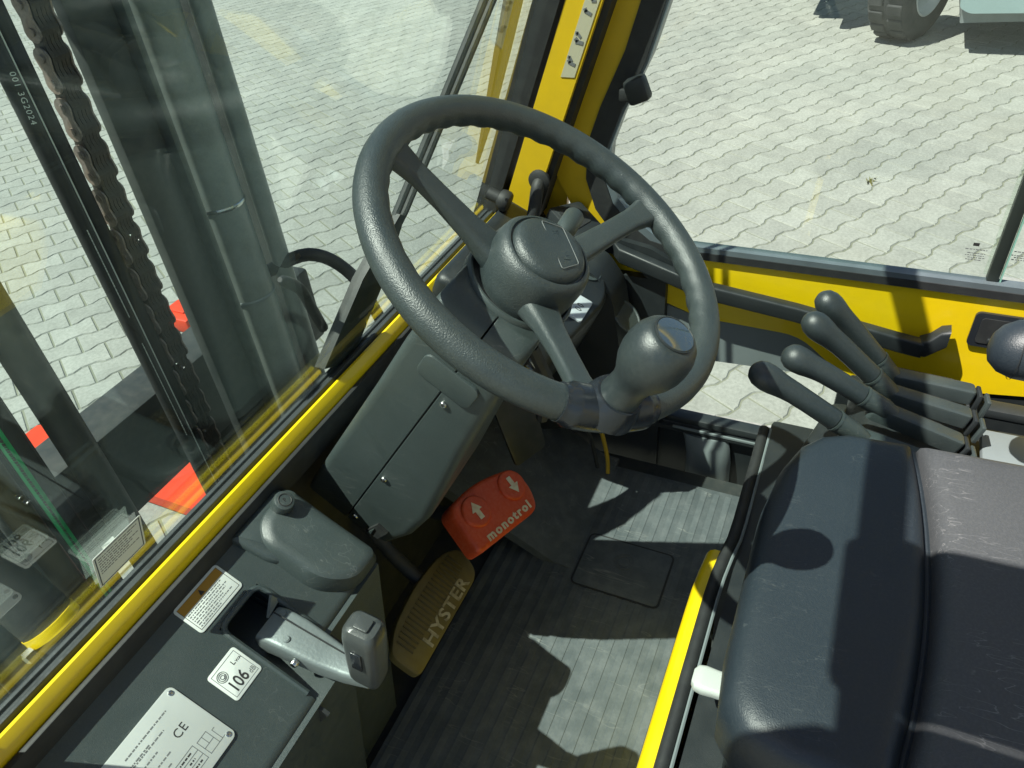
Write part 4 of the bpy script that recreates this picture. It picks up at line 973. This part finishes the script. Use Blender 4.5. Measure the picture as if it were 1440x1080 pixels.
B().lathe([(.009, 0), (.009, .012), (.006, .014)], frame((-.372, .575, 1.20), (0, 1, 0), (0, 0, 1), (-1, 0, 0)), 6).build('clamp_bolt', CHROME, tc_)
cowl = thing('front_cowl', (0, .5, .8), 'dark front cowl plate of the truck below the windshield', 'cowl')
B().box((0, .47, .72), (1.1, .22, .5), .02).build('cowl_plate', DARKM, cowl)
B().box((-.45, .50, .985), (.12, .10, .03), .01).build('cowl_bracket', GREYST, cowl)

# ------------------------------------------------------------------ parked machine in the background
pm = thing('parked_machine', (7.2, -.6, 0), 'grey green work machine parked on the paving in the top right corner', 'machine')
def wheel(cx, cy, r, wd, yaw):
    M = frame((cx, cy, r), (math.cos(yaw), math.sin(yaw), 0), (0, 0, -1), (-math.sin(yaw), math.cos(yaw), 0))
    hw_ = wd/2
    ty = B().lathe([(r*.60, -hw_*.92), (r*.80, -hw_), (r*.93, -hw_*.97), (r, -hw_*.80), (r*1.005, 0), (r, hw_*.80), (r*.93, hw_*.97), (r*.8, hw_), (r*.6, hw_*.9)], M, 56, False, False).build('tyre', TYRE, pm)
    tl = B()
    for k in range(22):
        a = 2*math.pi*k/22
        for s in (-1, 1):
            Mt = M @ Matrix.Rotation(a+s*.07, 4, 'Z') @ T(r*.995, 0, s*hw_*.46)
            tl.box((0, 0, 0), (.035, r*.19, hw_*.72), .008, 1, M=Mt)
    tl.build('tread_block', TYRE, ty)
    rm_ = B().lathe([(r*.62, -hw_*.95), (r*.60, -hw_*.98), (r*.56, -hw_*.90), (r*.52, -hw_*.55), (r*.45, -hw_*.42), (r*.2, -hw_*.40), (r*.18, -hw_*.62), (.02, -hw_*.66)], M, 40, False, True).build('wheel_rim', RIMW, pm)
    vb = B()
    for k in range(6):
        a = 2*math.pi*k/6+.4; vb.lathe([(.022, 0), (.022, .03)], M @ T(r*.33*math.cos(a), r*.33*math.sin(a), -hw_*.5), 6)
    vb.build('wheel_nut', INK, rm_)
wheel(7.02, -.36, .46, .34, R(-24))
wheel(9.6, -.36, .46, .34, 0)
B().box((8.7, .40, .95), (2.7, .7, .6), .06).build('chassis', TEAL, pm)
B().box((7.25, .28, .75), (.45, .10, .8), .04).build('front_fender', TEAL, pm)
B().prism(rpoly([(-.70, .36), (-.78, .32), (-2.6, .37), (-2.6, 1.4), (-.70, 1.4)], .03, 3), pyz(6.45), 0, 1.9).build('side_tank', TEAL, pm)
B().prism(rpoly([(-.74, .21), (-1.25, .235), (-1.25, .38), (-.74, .36)], .01, 2), pyz(6.62), 0, .9).build('under_guard', GREYST, pm)
B().box((7.5, .10, .46), (.25, .9, .2), .03).build('axle_beam', DARKM, pm)
# weed in a joint
wd_ = thing('weed_tuft', (3.995, -.329, 0), 'small yellow green weed growing in a paving joint', 'weed')
b = B()
for k in range(26):
    a = rnd.uniform(0, 6.28); x, y = 3.995+rnd.gauss(0, .022), -.329+rnd.gauss(0, .012); l_ = rnd.uniform(.01, .03)
    dx, dy = math.cos(a)*l_, math.sin(a)*l_
    bm = b.bm; q = [bm.verts.new(p) for p in ((x-dy*.25, y+dx*.25, .0), (x+dy*.25, y-dx*.25, .0), (x+dx, y+dy, l_*.7))]; bm.faces.new(q)
b.build('leaves', WEED, wd_)
